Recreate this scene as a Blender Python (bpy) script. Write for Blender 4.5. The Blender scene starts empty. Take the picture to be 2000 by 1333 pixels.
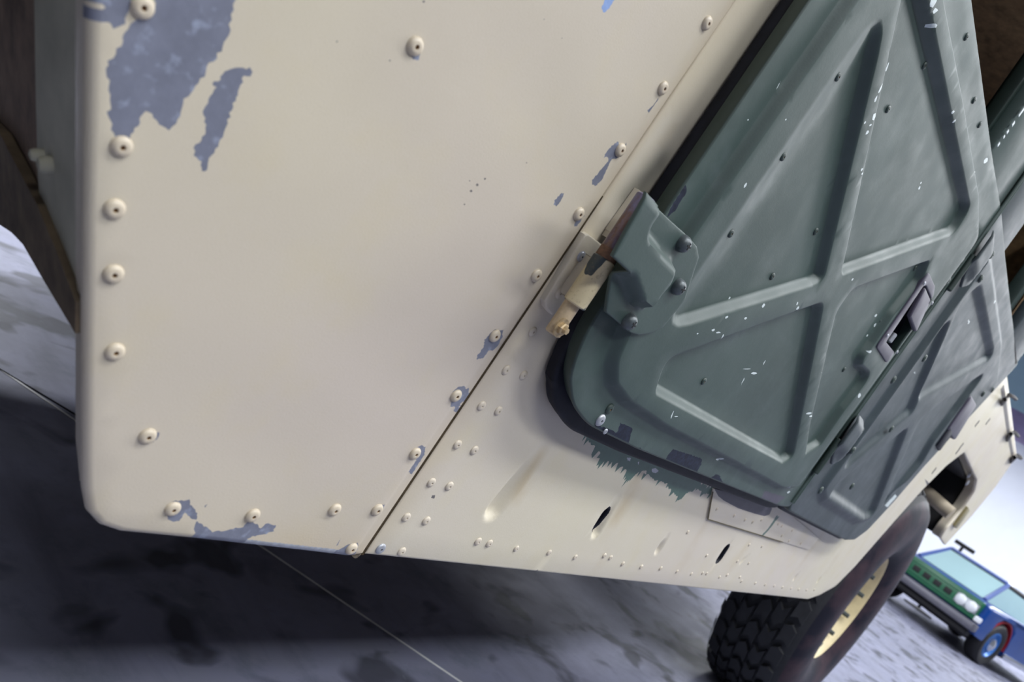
import bpy, bmesh, math, random
import numpy as np
from mathutils import Vector, Matrix
from mathutils.geometry import delaunay_2d_cdt

C = bpy.context.scene
COL = C.collection
random.seed(7)

# ------------------------------------------------------------------ camera
CAM = np.array([-0.49567, -0.36587, 0.74932])
ROT = np.array([[0.5210004815907833, 0.2856680927447472, 0.8043334128144563],
                [-0.6471846410979051, -0.48218803483780537, 0.5904631566712959],
                [0.5565164314817198, -0.8281838200827362, -0.06634019629167769]])
FPX = 1550.0
cd = bpy.data.cameras.new('camera')
cam = bpy.data.objects.new('camera', cd); COL.objects.link(cam)
m = Matrix.Identity(4)
for i in range(3):
    m[i][0] = ROT[i][0]; m[i][1] = -ROT[i][1]; m[i][2] = -ROT[i][2]; m[i][3] = CAM[i]
cam.matrix_world = m
cd.sensor_width = 36.0; cd.lens = 36.0 * FPX / 2000.0
cd.clip_start = 0.02; cd.clip_end = 200
cd.dof.use_dof = True; cd.dof.focus_distance = 0.78; cd.dof.aperture_fstop = 9.0
C.camera = cam

# ------------------------------------------------------------------ light and exposure
C.view_settings.view_transform = 'Standard'
C.view_settings.look = 'None'
C.view_settings.gamma = 1.0
C.view_settings.use_curve_mapping = False
C.view_settings.exposure = 0.0
w = bpy.data.worlds.new('hall_air'); C.world = w; w.use_nodes = True
w.node_tree.nodes['Background'].inputs[0].default_value = (0.80, 0.87, 1.0, 1)
w.node_tree.nodes['Background'].inputs[1].default_value = 0.02
C.cycles.use_denoising = True
C.cycles.max_bounces = 6
C.cycles.sample_clamp_indirect = 6.0

LAMPS = [(x, -1.6) for x in (0.5, 3.7, 7.0, 10.4)] + [(x, -3.3) for x in (-2.4, 1.2)] + [(13.5, -2.4), (17.5, -5.5), (17.5, -1.2), (17.5, 3.5), (9.0, 4.6), (0.6, 4.2), (-1.5, 9.5), (2.0, 9.5)]  # the lamp ahead of the truck is an added fill light
LAMP_W = 136.0
CEIL = 8.5
for (lx, ly) in LAMPS:
    ld = bpy.data.lights.new('hall_and_fill_lamp', 'AREA'); ld.shape = 'RECTANGLE'; ld.size = 2.4; ld.size_y = 0.7
    ld.energy = LAMP_W * (2.6 if lx > 15 else 5.5 if ly > 9 else 2.5 if (ly > 3 and lx < 5) else 1.0); ld.color = (0.94, 0.965, 1.0)
    lo = bpy.data.objects.new('hall_and_fill_lamp', ld); COL.objects.link(lo); lo.location = (lx, ly, 4.47)

# ------------------------------------------------------------------ measuring helpers (photo pixel -> point on a real plane)
def ray(p):
    return ROT @ np.array([p[0] - 1000.0, p[1] - 666.5, FPX])
def P(p, y=0.0):
    d = ray(p); s = (y - CAM[1]) / d[1]; return CAM + s * d
def PX(p, x):
    d = ray(p); s = (x - CAM[0]) / d[0]; return CAM + s * d
def PG(p, z=0.0):
    d = ray(p); s = (z - CAM[2]) / d[2]; return CAM + s * d
def L(pts, y=0.0):
    return [tuple(P(p, y)[[0, 2]]) for p in pts]
def Zm(x0, y0, s, pts):
    return [(x0 + a / s, y0 + b / s) for a, b in pts]

# ------------------------------------------------------------------ object helpers
def link(o, parent=None):
    COL.objects.link(o)
    if parent is not None: o.parent = parent
    return o
def thing(name, label, cat, loc=(0, 0, 0), rz=0.0, group=None):
    o = bpy.data.objects.new(name, None); COL.objects.link(o)
    o.location = loc; o.rotation_euler = (0, 0, rz); o.empty_display_size = 0.2
    o['label'] = label; o['category'] = cat
    if group: o['group'] = group
    return o
def tag(o, label, cat, group=None):
    o['label'] = label; o['category'] = cat
    if group: o['group'] = group
def finish(me, ang=40.0):
    for p in me.polygons: p.use_smooth = True
    me.set_sharp_from_angle(angle=math.radians(ang))
def obj(name, bm, mats, parent=None, ang=40.0, smooth=True):
    me = bpy.data.meshes.new(name)
    bm.to_mesh(me); bm.free()
    for mt in (mats if isinstance(mats, (list, tuple)) else [mats]): me.materials.append(mt)
    if smooth: finish(me, ang)
    return link(bpy.data.objects.new(name, me), parent)
def mesh_obj(name, vs, fs, mats, parent=None, mi=None, ang=40.0, attrs=None):
    me = bpy.data.meshes.new(name)
    me.from_pydata([tuple(map(float, v)) for v in vs], [], fs)
    for mt in (mats if isinstance(mats, (list, tuple)) else [mats]): me.materials.append(mt)
    if mi is not None: me.polygons.foreach_set('material_index', mi)
    finish(me, ang)
    for k, arr in (attrs or {}).items():
        a = me.attributes.new(k, 'FLOAT', 'POINT'); a.data.foreach_set('value', np.asarray(arr, dtype=np.float32))
    me.update()
    return link(bpy.data.objects.new(name, me), parent)

def add_box(bm, lo, hi, bev=0.0, mi=0, mat=None, seg=2):
    r = bmesh.ops.create_cube(bm, size=1.0)
    vs = r['verts']
    for v in vs:
        v.co = Vector([(lo[i] + hi[i]) / 2 + v.co[i] * (hi[i] - lo[i]) for i in range(3)])
    es = list({e for v in vs for e in v.link_edges})
    fs = list({f for v in vs for f in v.link_faces})
    for f in fs: f.material_index = mi
    if bev > 0:
        g = bmesh.ops.bevel(bm, geom=es, offset=bev, segments=seg, profile=0.5, affect='EDGES')
        vs = list({v for f in g['faces'] for v in f.verts} | {v for v in vs if v.is_valid})
        for f in g['faces']: f.material_index = mi
    if mat is not None:
        bmesh.ops.transform(bm, matrix=mat, verts=[v for v in vs if v.is_valid])
    return vs
def axis_frame(d):
    d = Vector(d).normalized()
    a = Vector((0, 0, 1)) if abs(d.z) < 0.9 else Vector((1, 0, 0))
    u = d.cross(a).normalized(); v = d.cross(u).normalized()
    return u, v, d
def add_lathe(bm, base, axis, prof, seg=24, mis=None, closed=False, dang=0.0):
    """prof: list of (radius, height along axis)."""
    u, v, d = axis_frame(axis); base = Vector(base); rings = []
    for r, h in prof:
        if r < 1e-7: rings.append([bm.verts.new(base + d * h)])
        else: rings.append([bm.verts.new(base + d * h + u * (r * math.cos(dang + 2 * math.pi * k / seg)) + v * (r * math.sin(dang + 2 * math.pi * k / seg))) for k in range(seg)])
    n = len(rings)
    for i in range(n if closed else n - 1):
        A = rings[i]; B = rings[(i + 1) % n]
        for k in range(seg):
            k2 = (k + 1) % seg
            if len(A) == 1 and len(B) == 1: continue
            if len(A) == 1: vs = [A[0], B[k2], B[k]]
            elif len(B) == 1: vs = [A[k], A[k2], B[0]]
            else: vs = [A[k], A[k2], B[k2], B[k]]
            f = bm.faces.new(vs); f.material_index = mis[i] if mis else 0
def add_cyl(bm, a, b, r, seg=20, bev=0.0, mi=0):
    a = Vector(a); b = Vector(b); ln = (b - a).length; e = min(bev if bev else r * 0.12, ln * .3)
    add_lathe(bm, a, b - a, [(0, 0), (r - e, 0), (r, e), (r, ln - e), (r - e, ln), (0, ln)], seg, [mi] * 5)
def add_tube(bm, pts, r, seg=10, mi=0):
    pts = [Vector(p) for p in pts]; rings = []
    for i, p in enumerate(pts):
        t = (pts[min(i + 1, len(pts) - 1)] - pts[max(i - 1, 0)])
        u, v, d = axis_frame(t)
        rings.append([bm.verts.new(p + u * (r * math.cos(2 * math.pi * k / seg)) + v * (r * math.sin(2 * math.pi * k / seg))) for k in range(seg)])
    for A, B in zip(rings, rings[1:]):
        for k in range(seg):
            f = bm.faces.new([A[k], A[(k + 1) % seg], B[(k + 1) % seg], B[k]]); f.material_index = mi
    for R_, fl in ((rings[0], True), (rings[-1], False)):
        f = bm.faces.new(R_[::-1] if fl else R_); f.material_index = mi
def add_prism(bm, poly, to3, depth_vec, mi=0):
    """poly (list of 2-D), to3 maps to 3-D, extruded by depth_vec."""
    dv = Vector(depth_vec)
    A = [bm.verts.new(Vector(to3(q))) for q in poly]; B = [bm.verts.new(a.co + dv) for a in A]
    fs = [bm.faces.new(A), bm.faces.new(B[::-1])]
    n = len(A)
    for i in range(n): fs.append(bm.faces.new([A[i], B[i], B[(i + 1) % n], A[(i + 1) % n]]))
    for f in fs: f.material_index = mi
    return fs

# ---------------------------------------------------------------- 2-D geometry
def area(p):
    p = np.asarray(p); x, y = p[:, 0], p[:, 1]
    return 0.5 * np.sum(x * np.roll(y, -1) - np.roll(x, -1) * y)
def ccw(p):
    p = [tuple(q) for q in p]; return p if area(p) > 0 else p[::-1]
def densify(p, step):
    out = []; n = len(p)
    for i in range(n):
        a = np.array(p[i]); b = np.array(p[(i + 1) % n]); k = max(1, int(math.ceil(np.linalg.norm(b - a) / step)))
        for j in range(k): out.append(tuple(a + (b - a) * j / k))
    return out
def fillet(p, r, seg=6):
    """r: number or list per corner."""
    p = ccw(p); n = len(p); out = []
    for i in range(n):
        rr = r[i] if isinstance(r, (list, tuple)) else r
        a = np.array(p[i - 1]); b = np.array(p[i]); c = np.array(p[(i + 1) % n])
        u = a - b; v = c - b; lu = np.linalg.norm(u); lv = np.linalg.norm(v); u = u / lu; v = v / lv
        cosang = np.clip(u @ v, -1, 1); ang = math.acos(cosang)
        if rr <= 0 or ang > math.pi - 0.05: out.append(tuple(b)); continue
        t = min(rr / math.tan(ang / 2), 0.45 * lu, 0.45 * lv)
        for k in range(seg + 1):
            s = k / seg   # quadratic curve through the corner
            out.append(tuple((1 - s) ** 2 * (b + u * t) + 2 * s * (1 - s) * b + s * s * (b + v * t)))
    return out
def jag(p, amp, step, seed, drip=None):
    rnd = random.Random(seed); q = densify(ccw(p), step); out = []
    n = len(q)
    for i in range(n):
        a = np.array(q[i - 1]); c = np.array(q[(i + 1) % n]); t = c - a; ln = np.linalg.norm(t) or 1
        nn = np.array([t[1], -t[0]]) / ln
        o = np.array(q[i]) + nn * rnd.uniform(-amp, amp)
        if drip and rnd.random() < 0.5: o = o + np.array(drip) * rnd.random()
        out.append(tuple(o))
    return out
def offset_poly(p, d):
    q = np.array(ccw(p)); t = np.roll(q, -1, 0) - np.roll(q, 1, 0); ln = np.hypot(t[:, 0], t[:, 1]); n = np.stack([t[:, 1], -t[:, 0]], 1) / ln[:, None]
    return [tuple(v) for v in q + n * (np.array(d(n))[:, None] if callable(d) else d)]
def inside(pts, poly):
    pts = np.asarray(pts); poly = np.asarray(poly); x = pts[:, 0]; y = pts[:, 1]
    res = np.zeros(len(pts), bool); n = len(poly); j = n - 1
    for i in range(n):
        xi, yi = poly[i]; xj, yj = poly[j]
        c = ((yi > y) != (yj > y))
        if abs(yj - yi) > 1e-15: res ^= c & (x < (xj - xi) * (y - yi) / (yj - yi) + xi)
        j = i
    return res
def segdist(pts, poly, closed=True):
    pts = np.asarray(pts, float); poly = np.asarray(poly, float); n = len(poly)
    best = np.full(len(pts), 1e9)
    for i in range(n if closed else n - 1):
        a = poly[i]; b = poly[(i + 1) % n]; ab = b - a; L2 = ab @ ab or 1e-12
        t = np.clip(((pts - a) @ ab) / L2, 0, 1); d = pts - (a + t[:, None] * ab)
        best = np.minimum(best, np.hypot(d[:, 0], d[:, 1]))
    return best
def sdf(pts, poly):   # positive inside
    d = segdist(pts, poly); return np.where(inside(pts, poly), d, -d)
def smooth(t):
    t = np.clip(t, 0, 1); return t * t * (3 - 2 * t)
def ramp(pts, poly, width, off=0.0):
    return smooth((sdf(pts, poly) + off) / width)

def panel(name, outline, yf, mats, parent=None, patches=(), holes=(), thick=0.02, rnd=0.003, step=0.012,
          grid=None, fine=None, fine_step=0.004, attrs=None, rim_mi=None, back=False, ang=40.0, hole_mi=None, rows=None, taper=0.0):
    """A pressed sheet: outline in (x, z), front face at y = yf(points), rounded rim running back by `thick`."""
    outl = ccw(outline)
    base = densify(outl, step)
    q = np.array(base); t = np.roll(q, -1, 0) - np.roll(q, 1, 0); ln = np.hypot(t[:, 0], t[:, 1]); ln[ln == 0] = 1
    nin = np.stack([-t[:, 1], t[:, 0]], 1) / ln[:, None]
    inn = q + nin * rnd
    pts = [tuple(v) for v in inn]; edges = [(i, (i + 1) % len(pts)) for i in range(len(pts))]
    polys = []
    for (poly, mi) in patches: polys.append((ccw(poly), mi))
    hp = [ccw(h) for h in holes]
    for poly in [p_[0] for p_ in polys] + [densify(h, step) for h in hp]:
        s = len(pts); pts += [tuple(v) for v in poly]; k = len(poly)
        edges += [(s + i, s + (i + 1) % k) for i in range(k)]
    lo = q.min(0); hi = q.max(0)
    cand = []
    def mk(sp):
        gx = np.arange(lo[0] + sp * .37, hi[0], sp); gz = np.arange(lo[1] + sp * .41, hi[1], sp)
        g = np.stack(np.meshgrid(gx, gz), -1).reshape(-1, 2)
        g[:, 0] += (np.arange(len(g)) % 2) * sp * 0.23
        return g
    if grid:
        g = mk(grid); g = g[sdf(g, inn) > grid * .4]
        if fine is not None: g = g[~fine(g)]
        cand.append(g)
    if fine is not None:
        g = mk(fine_step); g = g[fine(g)]; g = g[sdf(g, inn) > fine_step * .5]; cand.append(g)
    if rows is not None:      # rows of points that follow the pressed edges
        g = np.array(rows); g = g[sdf(g, inn) > .0012]
        _, ui = np.unique(np.round(g / .0014).astype(int), axis=0, return_index=True); g = g[np.sort(ui)]
        if cand:
            c0 = np.concatenate(cand); key = set(map(tuple, np.round(g / .004).astype(int)))
            keep0 = [i for i, v in enumerate(np.round(c0 / .004).astype(int)) if not any((v[0] + i_, v[1] + j_) in key for i_ in (-1, 0, 1) for j_ in (-1, 0, 1))]
            cand = [c0[keep0]]
        cand.append(g)
    for g in cand: pts += [tuple(v) for v in g]
    ov, oe, of, a_, b_, c_ = delaunay_2d_cdt([Vector(v) for v in pts], edges, [], 0, 1e-7)
    V2 = np.array([(v.x, v.y) for v in ov]); F = np.array([f for f in of if len(f) == 3])
    cen = V2[F].mean(1)
    keep = inside(cen, inn)
    for h in hp: keep &= ~inside(cen, h)
    F = F[keep]; cen = cen[keep]
    A = V2[F]; ar = (A[:, 1, 0] - A[:, 0, 0]) * (A[:, 2, 1] - A[:, 0, 1]) - (A[:, 2, 0] - A[:, 0, 0]) * (A[:, 1, 1] - A[:, 0, 1])
    F[ar < 0] = F[ar < 0][:, ::-1]
    mi = np.zeros(len(F), int)
    for poly, k in polys: mi[inside(cen, poly)] = k
    used = np.unique(F); rm = -np.ones(len(V2), int); rm[used] = np.arange(len(used)); V2 = V2[used]; F = rm[F]
    ys = np.asarray(yf(V2), float) * np.ones(len(V2))
    verts = [(V2[i, 0], ys[i], V2[i, 1]) for i in range(len(V2))]
    faces = [tuple(int(k) for k in f) for f in F]; mis = list(map(int, mi))
    # rim
    ed = {}
    for fi, f in enumerate(faces):
        for k in range(3):
            a, b = f[k], f[(k + 1) % 3]
            if (b, a) in ed: ed.pop((b, a))
            else: ed[(a, b)] = fi
    nrm = {}
    for (a, b) in ed:
        d = V2[b] - V2[a]; d = d / (np.hypot(*d) or 1); nn = np.array([d[1], -d[0]])
        for v in (a, b): nrm[v] = nrm.get(v, np.zeros(2)) + nn
    src = list(range(len(verts)))
    prev = {v: v for v in nrm}
    yb = {v: ys[v] + thick for v in nrm}
    ek = list(ed); inner_e = {}
    if hole_mi is not None:
        em = np.array([(V2[a] + V2[b]) * .5 for a, b in ek]); fl_ = segdist(em, inn) > .004
        inner_e = dict(zip(ek, fl_))
    steps = [(rnd * math.sin(a), rnd * (1 - math.cos(a))) for a in (0.52, 1.05, math.pi / 2)] + [(rnd - taper, None)]
    if back: steps.append((-0.0, None))
    for (off, dy) in steps:
        cur = {}
        for v, nn in nrm.items():
            u = nn / (np.hypot(*nn) or 1); k = V2[v] + u * off
            yy = ys[v] + (dy if dy is not None else thick)
            cur[v] = len(verts); verts.append((k[0], yy, k[1])); src.append(v)
        for (a, b), fi in ed.items():
            if hole_mi is not None and inner_e[(a, b)]:
                faces.append((prev[b], prev[a], cur[a], cur[b])); mis.append(hole_mi); continue
            faces.append((prev[b], prev[a], cur[a], cur[b])); mis.append(mis[fi] if rim_mi is None else rim_mi)
        prev = cur
    at = {}
    for k, fn in (attrs or {}).items():
        val = np.asarray(fn(V2), float) * np.ones(len(V2)); at[k] = val[np.array(src)]
    return mesh_obj(name, verts, faces, mats, parent, mis, ang, at)

# ------------------------------------------------------------------ materials
def newmat(name):
    mt = bpy.data.materials.new(name); mt.use_nodes = True
    nt = mt.node_tree; return mt, nt, nt.nodes['Principled BSDF']
def N(nt, t, **kw):
    n = nt.nodes.new(t)
    for k, v in kw.items():
        if k in n.inputs: n.inputs[k].default_value = v
        else: setattr(n, k, v)
    return n
def mixc(nt, fac, a, b):
    n = nt.nodes.new('ShaderNodeMix'); n.data_type = 'RGBA'
    for sock, v in ((0, fac), (6, a), (7, b)):
        if hasattr(v, 'is_output'): nt.links.new(v, n.inputs[sock])
        else: n.inputs[sock].default_value = v if sock == 0 else (*v, 1)
    return n.outputs[2]
def noise(nt, scale, detail=4.0, rough=0.55, coord=None, dist=0.0):
    n = nt.nodes.new('ShaderNodeTexNoise'); n.inputs['Scale'].default_value = scale
    n.inputs['Detail'].default_value = detail; n.inputs['Roughness'].default_value = rough; n.inputs['Distortion'].default_value = dist
    if coord is not None: nt.links.new(coord, n.inputs['Vector'])
    return n.outputs['Fac']
def rng(nt, sock, a, b, c=0.0, d=1.0):
    n = nt.nodes.new('ShaderNodeMapRange'); nt.links.new(sock, n.inputs[0])
    for i, v in enumerate((a, b, c, d)): n.inputs[i + 1].default_value = v
    return n.outputs[0]
def objco(nt, scale=(1, 1, 1), rot=(0, 0, 0)):
    t = nt.nodes.new('ShaderNodeNewGeometry'); mp = nt.nodes.new('ShaderNodeMapping')
    mp.inputs['Scale'].default_value = scale; mp.inputs['Rotation'].default_value = rot
    nt.links.new(t.outputs['Position'], mp.inputs[0]); return mp.outputs[0]
def bump(nt, bsdf, hs, prev=None, last=True):
    """hs: list of (height socket, distance)."""
    out = None
    for h, dist in hs:
        b = nt.nodes.new('ShaderNodeBump'); b.inputs['Distance'].default_value = dist; b.inputs['Strength'].default_value = 1.0
        nt.links.new(h, b.inputs['Height'])
        if out is not None: nt.links.new(out, b.inputs['Normal'])
        out = b.outputs[0]
    nt.links.new(out, bsdf.inputs['Normal'])
def attr(nt, name):
    a = nt.nodes.new('ShaderNodeAttribute'); a.attribute_name = name; return a.outputs['Fac']
def simple(name, col, rough=0.5, metal=0.0, var=0.12, scale=30.0, bmp=0.0, spec=0.5, coat=0.0):
    mt, nt, b = newmat(name); co = objco(nt)
    f = noise(nt, scale, 5, .6, co)
    dark = tuple(c * (1 - var) for c in col); lite = tuple(min(1, c * (1 + var)) for c in col)
    nt.links.new(mixc(nt, rng(nt, f, .3, .7), dark, lite), b.inputs['Base Color'])
    b.inputs['Roughness'].default_value = rough; b.inputs['Metallic'].default_value = metal
    b.inputs['Specular IOR Level'].default_value = spec; b.inputs['Coat Weight'].default_value = coat
    if bmp: bump(nt, b, [(noise(nt, scale * 6, 3, .6, co), bmp)])
    return mt

def tan_paint(name='tan_paint', base=(0.545, 0.488, 0.385), dent=0.012):
    mt, nt, b = newmat(name); co = objco(nt)
    big = noise(nt, 2.2, 3, .5, co); mid = noise(nt, 14, 5, .6, co); fine = noise(nt, 900, 2, .6, co)
    a = (base[0] * .97, base[1] * .95, base[2] * 1.01); d = (base[0] * 1.03, base[1] * 1.035, base[2] * .98)
    c1 = mixc(nt, rng(nt, big, .35, .65), a, d)
    c2 = mixc(nt, rng(nt, mid, .52, .75, 0, .45), c1, (base[0] * 1.0, base[1] * .97, base[2] * .82))
    c3 = mixc(nt, rng(nt, fine, .30, .44, .10, 0), c2, (base[0] * .55, base[1] * .5, base[2] * .45))
    c4 = mixc(nt, attr(nt, 'stain'), c3, (0.40, 0.29, 0.14))
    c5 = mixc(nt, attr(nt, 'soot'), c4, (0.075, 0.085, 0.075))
    nt.links.new(c5, b.inputs['Base Color'])
    nt.links.new(rng(nt, mid, .3, .7, .40, .54), b.inputs['Roughness'])
    bump(nt, b, [(noise(nt, 3.3, 2, .45, co), dent), (noise(nt, 700, 2, .5, co), 0.00006)])
    return mt
def green_paint(name='green_paint', base=(0.037, 0.062, 0.053)):
    mt, nt, b = newmat(name); co = objco(nt)
    big = noise(nt, 4, 4, .55, co); mid = noise(nt, 26, 6, .65, co); sc = noise(nt, 9, 5, .7, objco(nt, (1, 1, 5), (0, .5, 0)))
    c1 = mixc(nt, rng(nt, big, .35, .65), tuple(c * .82 for c in base), (base[0] * 1.22, base[1] * 1.16, base[2] * 1.2))
    c2 = mixc(nt, rng(nt, mid, .56, .78, 0, .5), c1, (0.070, 0.092, 0.092))
    c3 = mixc(nt, rng(nt, sc, .60, .74, 0, .16), c2, (0.075, 0.10, 0.10))
    nt.links.new(c3, b.inputs['Base Color'])
    nt.links.new(rng(nt, mid, .3, .7, .46, .60), b.inputs['Roughness'])
    bump(nt, b, [(noise(nt, 6, 2, .5, co), 0.004), (noise(nt, 500, 2, .5, co), 0.00006)])
    return mt
def bare_metal(name='bare_metal', base=(0.185, 0.197, 0.248)):
    mt, nt, b = newmat(name); co = objco(nt)
    f = noise(nt, 60, 5, .65, co); sp = noise(nt, 130, 2, .5, co)
    c1 = mixc(nt, rng(nt, f, .3, .7), tuple(c * .85 for c in base), tuple(c * 1.12 for c in base))
    c2 = mixc(nt, rng(nt, sp, .58, .74, 0, .75), c1, (0.33, 0.37, 0.47))
    nt.links.new(c2, b.inputs['Base Color']); b.inputs['Roughness'].default_value = .45; b.inputs['Metallic'].default_value = .15
    bump(nt, b, [(f, 0.0004)])
    return mt
TAN = tan_paint()
TAN_BODY = tan_paint('tan_body_paint', (0.590, 0.540, 0.425), 0.006)
CREAM = simple('cream_paint', (0.545, 0.47, 0.355), .42, 0, .05, 90)
CREAM2 = simple('faded_rivet_paint', (0.55, 0.485, 0.39), .45, 0, .05, 90)
RUSTDOT = simple('rust_core', (0.20, 0.10, 0.035), .7, 0, .25, 300)
GREEN = green_paint()
GREEN_R = green_paint('green_paint_bluish', (0.034, 0.049, 0.053))  # bluer, slightly darker green for the rear door
GREEN_D = green_paint('dark_green_and_edge_shade', (0.022, 0.040, 0.033))  # darker green for fittings; on door rims it paints in their shade
GREEN_K = simple('dark_green_channel', (0.010, 0.020, 0.016), .5, 0, .2, 40, spec=.3)
GREEN_SPRAY = simple('green_overspray', (0.075, 0.140, 0.108), .5, 0, .12, 60)
BARE = bare_metal()
BARE_BLUE = bare_metal('bare_metal_bluish', (0.25, 0.36, 0.62))
PRIMER = simple('navy_primer', (0.012, 0.016, 0.032), .6, 0, .5, 220, spec=.2)
RUBBER = simple('black_rubber', (0.009, 0.010, 0.017), .6, 0, .35, 60, spec=.2)
MAUVE = simple('mauve_primer', (0.062, 0.056, 0.080), .5, 0, .12, 60, spec=.35)
CHIPW = simple('white_chip', (0.52, 0.58, 0.58), .5, 0, .1, 80)
STEEL = simple('dull_steel', (0.070, 0.085, 0.090), .42, .25, .25, 160)
ZINC = simple('zinc_rivet', (0.34, 0.355, 0.39), .4, .35, .15, 200)
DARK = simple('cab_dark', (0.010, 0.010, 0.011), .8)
BROWN = simple('brown_liner', (0.30, 0.19, 0.09), .85, 0, .4, 40)
LINER = simple('wheel_house_paint', (0.40, 0.385, 0.29), .7, 0, .18, 22)
MUD = simple('muddy_liner', (0.20, 0.14, 0.095), .8, 0, .45, 30)
MUD2 = simple('muddy_frame', (0.11, 0.08, 0.048), .8, 0, .5, 40)
TYRE = simple('tyre_rubber', (0.010, 0.011, 0.014), .7, 0, .35, 50, .0004)
def wall_rubber():
    mt, nt, b = newmat('tyre_sidewall'); co = objco(nt)
    f = noise(nt, 9, 4, .6, co)
    c = mixc(nt, rng(nt, f, .4, .65), (0.012, 0.012, 0.020), (0.050, 0.032, 0.040))
    nt.links.new(c, b.inputs['Base Color']); b.inputs['Roughness'].default_value = .55; b.inputs['Specular IOR Level'].default_value = .16
    return mt
SIDEW = wall_rubber()
def hinge_tube():
    mt, nt, b = newmat('heat_blued_steel'); co = objco(nt)
    f = noise(nt, 55, 4, .6, objco(nt, (1, 1, .5))); g = noise(nt, 200, 4, .7, co)
    c = mixc(nt, rng(nt, f, .42, .58), (0.17, 0.17, 0.30), (0.16, 0.10, 0.085))
    c = mixc(nt, rng(nt, g, .58, .72, 0, .8), c, (0.09, 0.045, 0.03))
    nt.links.new(c, b.inputs['Base Color']); b.inputs['Roughness'].default_value = .35; b.inputs['Metallic'].default_value = .45
    return mt
BLUED = hinge_tube()
RUST = simple('rusty_pin', (0.16, 0.085, 0.05), .65, .1, .45, 260, .0002)

def floor_mat():
    mt, nt, b = newmat('sealed_concrete')
    co = objco(nt)
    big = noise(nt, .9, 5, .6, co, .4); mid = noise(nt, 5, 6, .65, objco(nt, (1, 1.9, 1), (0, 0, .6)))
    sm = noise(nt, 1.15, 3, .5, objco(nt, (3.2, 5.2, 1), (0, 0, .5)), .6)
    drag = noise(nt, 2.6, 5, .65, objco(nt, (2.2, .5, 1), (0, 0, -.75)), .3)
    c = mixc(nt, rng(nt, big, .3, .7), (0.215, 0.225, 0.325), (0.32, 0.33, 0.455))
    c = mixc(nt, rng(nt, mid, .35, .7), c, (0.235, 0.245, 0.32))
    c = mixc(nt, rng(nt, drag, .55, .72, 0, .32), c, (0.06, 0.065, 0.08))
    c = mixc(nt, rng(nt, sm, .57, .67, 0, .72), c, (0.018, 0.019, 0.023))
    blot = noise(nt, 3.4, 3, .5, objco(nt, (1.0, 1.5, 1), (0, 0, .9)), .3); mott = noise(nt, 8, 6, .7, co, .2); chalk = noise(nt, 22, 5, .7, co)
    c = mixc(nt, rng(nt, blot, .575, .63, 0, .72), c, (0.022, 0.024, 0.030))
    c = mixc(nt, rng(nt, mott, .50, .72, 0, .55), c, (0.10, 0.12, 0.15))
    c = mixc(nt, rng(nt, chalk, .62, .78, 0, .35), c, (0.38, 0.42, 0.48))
    nt.links.new(c, b.inputs['Base Color'])
    nt.links.new(rng(nt, mid, .3, .7, .42, .6), b.inputs['Roughness']); b.inputs['Specular IOR Level'].default_value = .25
    bump(nt, b, [(noise(nt, 60, 4, .6, co), 0.0004)])
    return mt
FLOOR = floor_mat()
WALL = simple('white_wall_paint', (0.80, 0.84, 0.92), .7, 0, .02, 3)
CEILM = simple('ceiling_paint', (0.22, 0.225, 0.24), .8, 0, .03, 3)
HALLW = simple('hall_side_paint', (0.22, 0.225, 0.24), .7, 0, .02, 3)
JOINT = simple('pale_joint_filler', (0.80, 0.80, 0.80), .6)
JOINTD = simple('dark_saw_cut', (0.02, 0.02, 0.025), 1.0, spec=0.0)

# ------------------------------------------------------------------ the hall
def structure(o): o['kind'] = 'structure'; return o
X0, X1, Y0, Y1 = -7.0, 22.0, -9.0, 14.0
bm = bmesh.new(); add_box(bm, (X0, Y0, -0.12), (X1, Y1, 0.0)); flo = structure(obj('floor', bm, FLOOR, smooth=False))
bm = bmesh.new(); add_box(bm, (X0, Y0, CEIL), (X1, Y1, CEIL + .12)); structure(obj('ceiling', bm, CEILM, smooth=False))
for nm, lo, hi in (('wall_back', (X1, Y0, 0), (X1 + .15, Y1, CEIL)), ('wall_front', (X0 - .15, Y0, 0), (X0, Y1, CEIL)),
                   ('wall_right', (X0, Y0 - .15, 0), (X1, Y0, CEIL)), ('wall_left', (X0, Y1, 0), (X1, Y1 + .15, CEIL))):
    bm = bmesh.new(); add_box(bm, lo, hi); structure(obj(nm, bm, WALL if nm == 'wall_back' else HALLW, smooth=False))
bm = bmesh.new(); add_box(bm, (X1 - .02, Y0, 0), (X1, Y1, .10), .004); structure(obj('baseboard_back', bm, simple('baseboard_grey', (.35, .36, .38), .5), smooth=False))
def joint(a, b, wdt, mt):
    a = np.array(a[:2]); b = np.array(b[:2]); d = (b - a) / np.linalg.norm(b - a); n = np.array([-d[1], d[0]]) * wdt / 2
    vs = [(*(a + n), .0008), (*(a - n), .0008), (*(b - n), .0008), (*(b + n), .0008)]
    vs += [(v[0], v[1], -.004) for v in vs]
    fs = [(0, 1, 2, 3), (4, 7, 6, 5), (0, 4, 5, 1), (1, 5, 6, 2), (2, 6, 7, 3), (3, 7, 4, 0)]
    return mesh_obj('floor_joint', vs, fs, mt, flo, ang=15)
ja, jb = PG((520, 1075)), PG((900, 1333)); jd = (jb - ja) / np.linalg.norm(jb - ja)
joint(ja - jd * 7, jb + jd * 5, .0062, JOINT)
ka = PG((0, 722)); kb = PG((140, 806)); kd = (kb - ka) / np.linalg.norm(kb - ka)
joint(ka - kd * 5, kb + kd * 0.06, .006, JOINTD)

# ------------------------------------------------------------------ the truck
truck = thing('utility_truck', 'tan military utility truck with olive green doors and peeling paint in the foreground', 'truck', (0, 0, 0))

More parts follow.
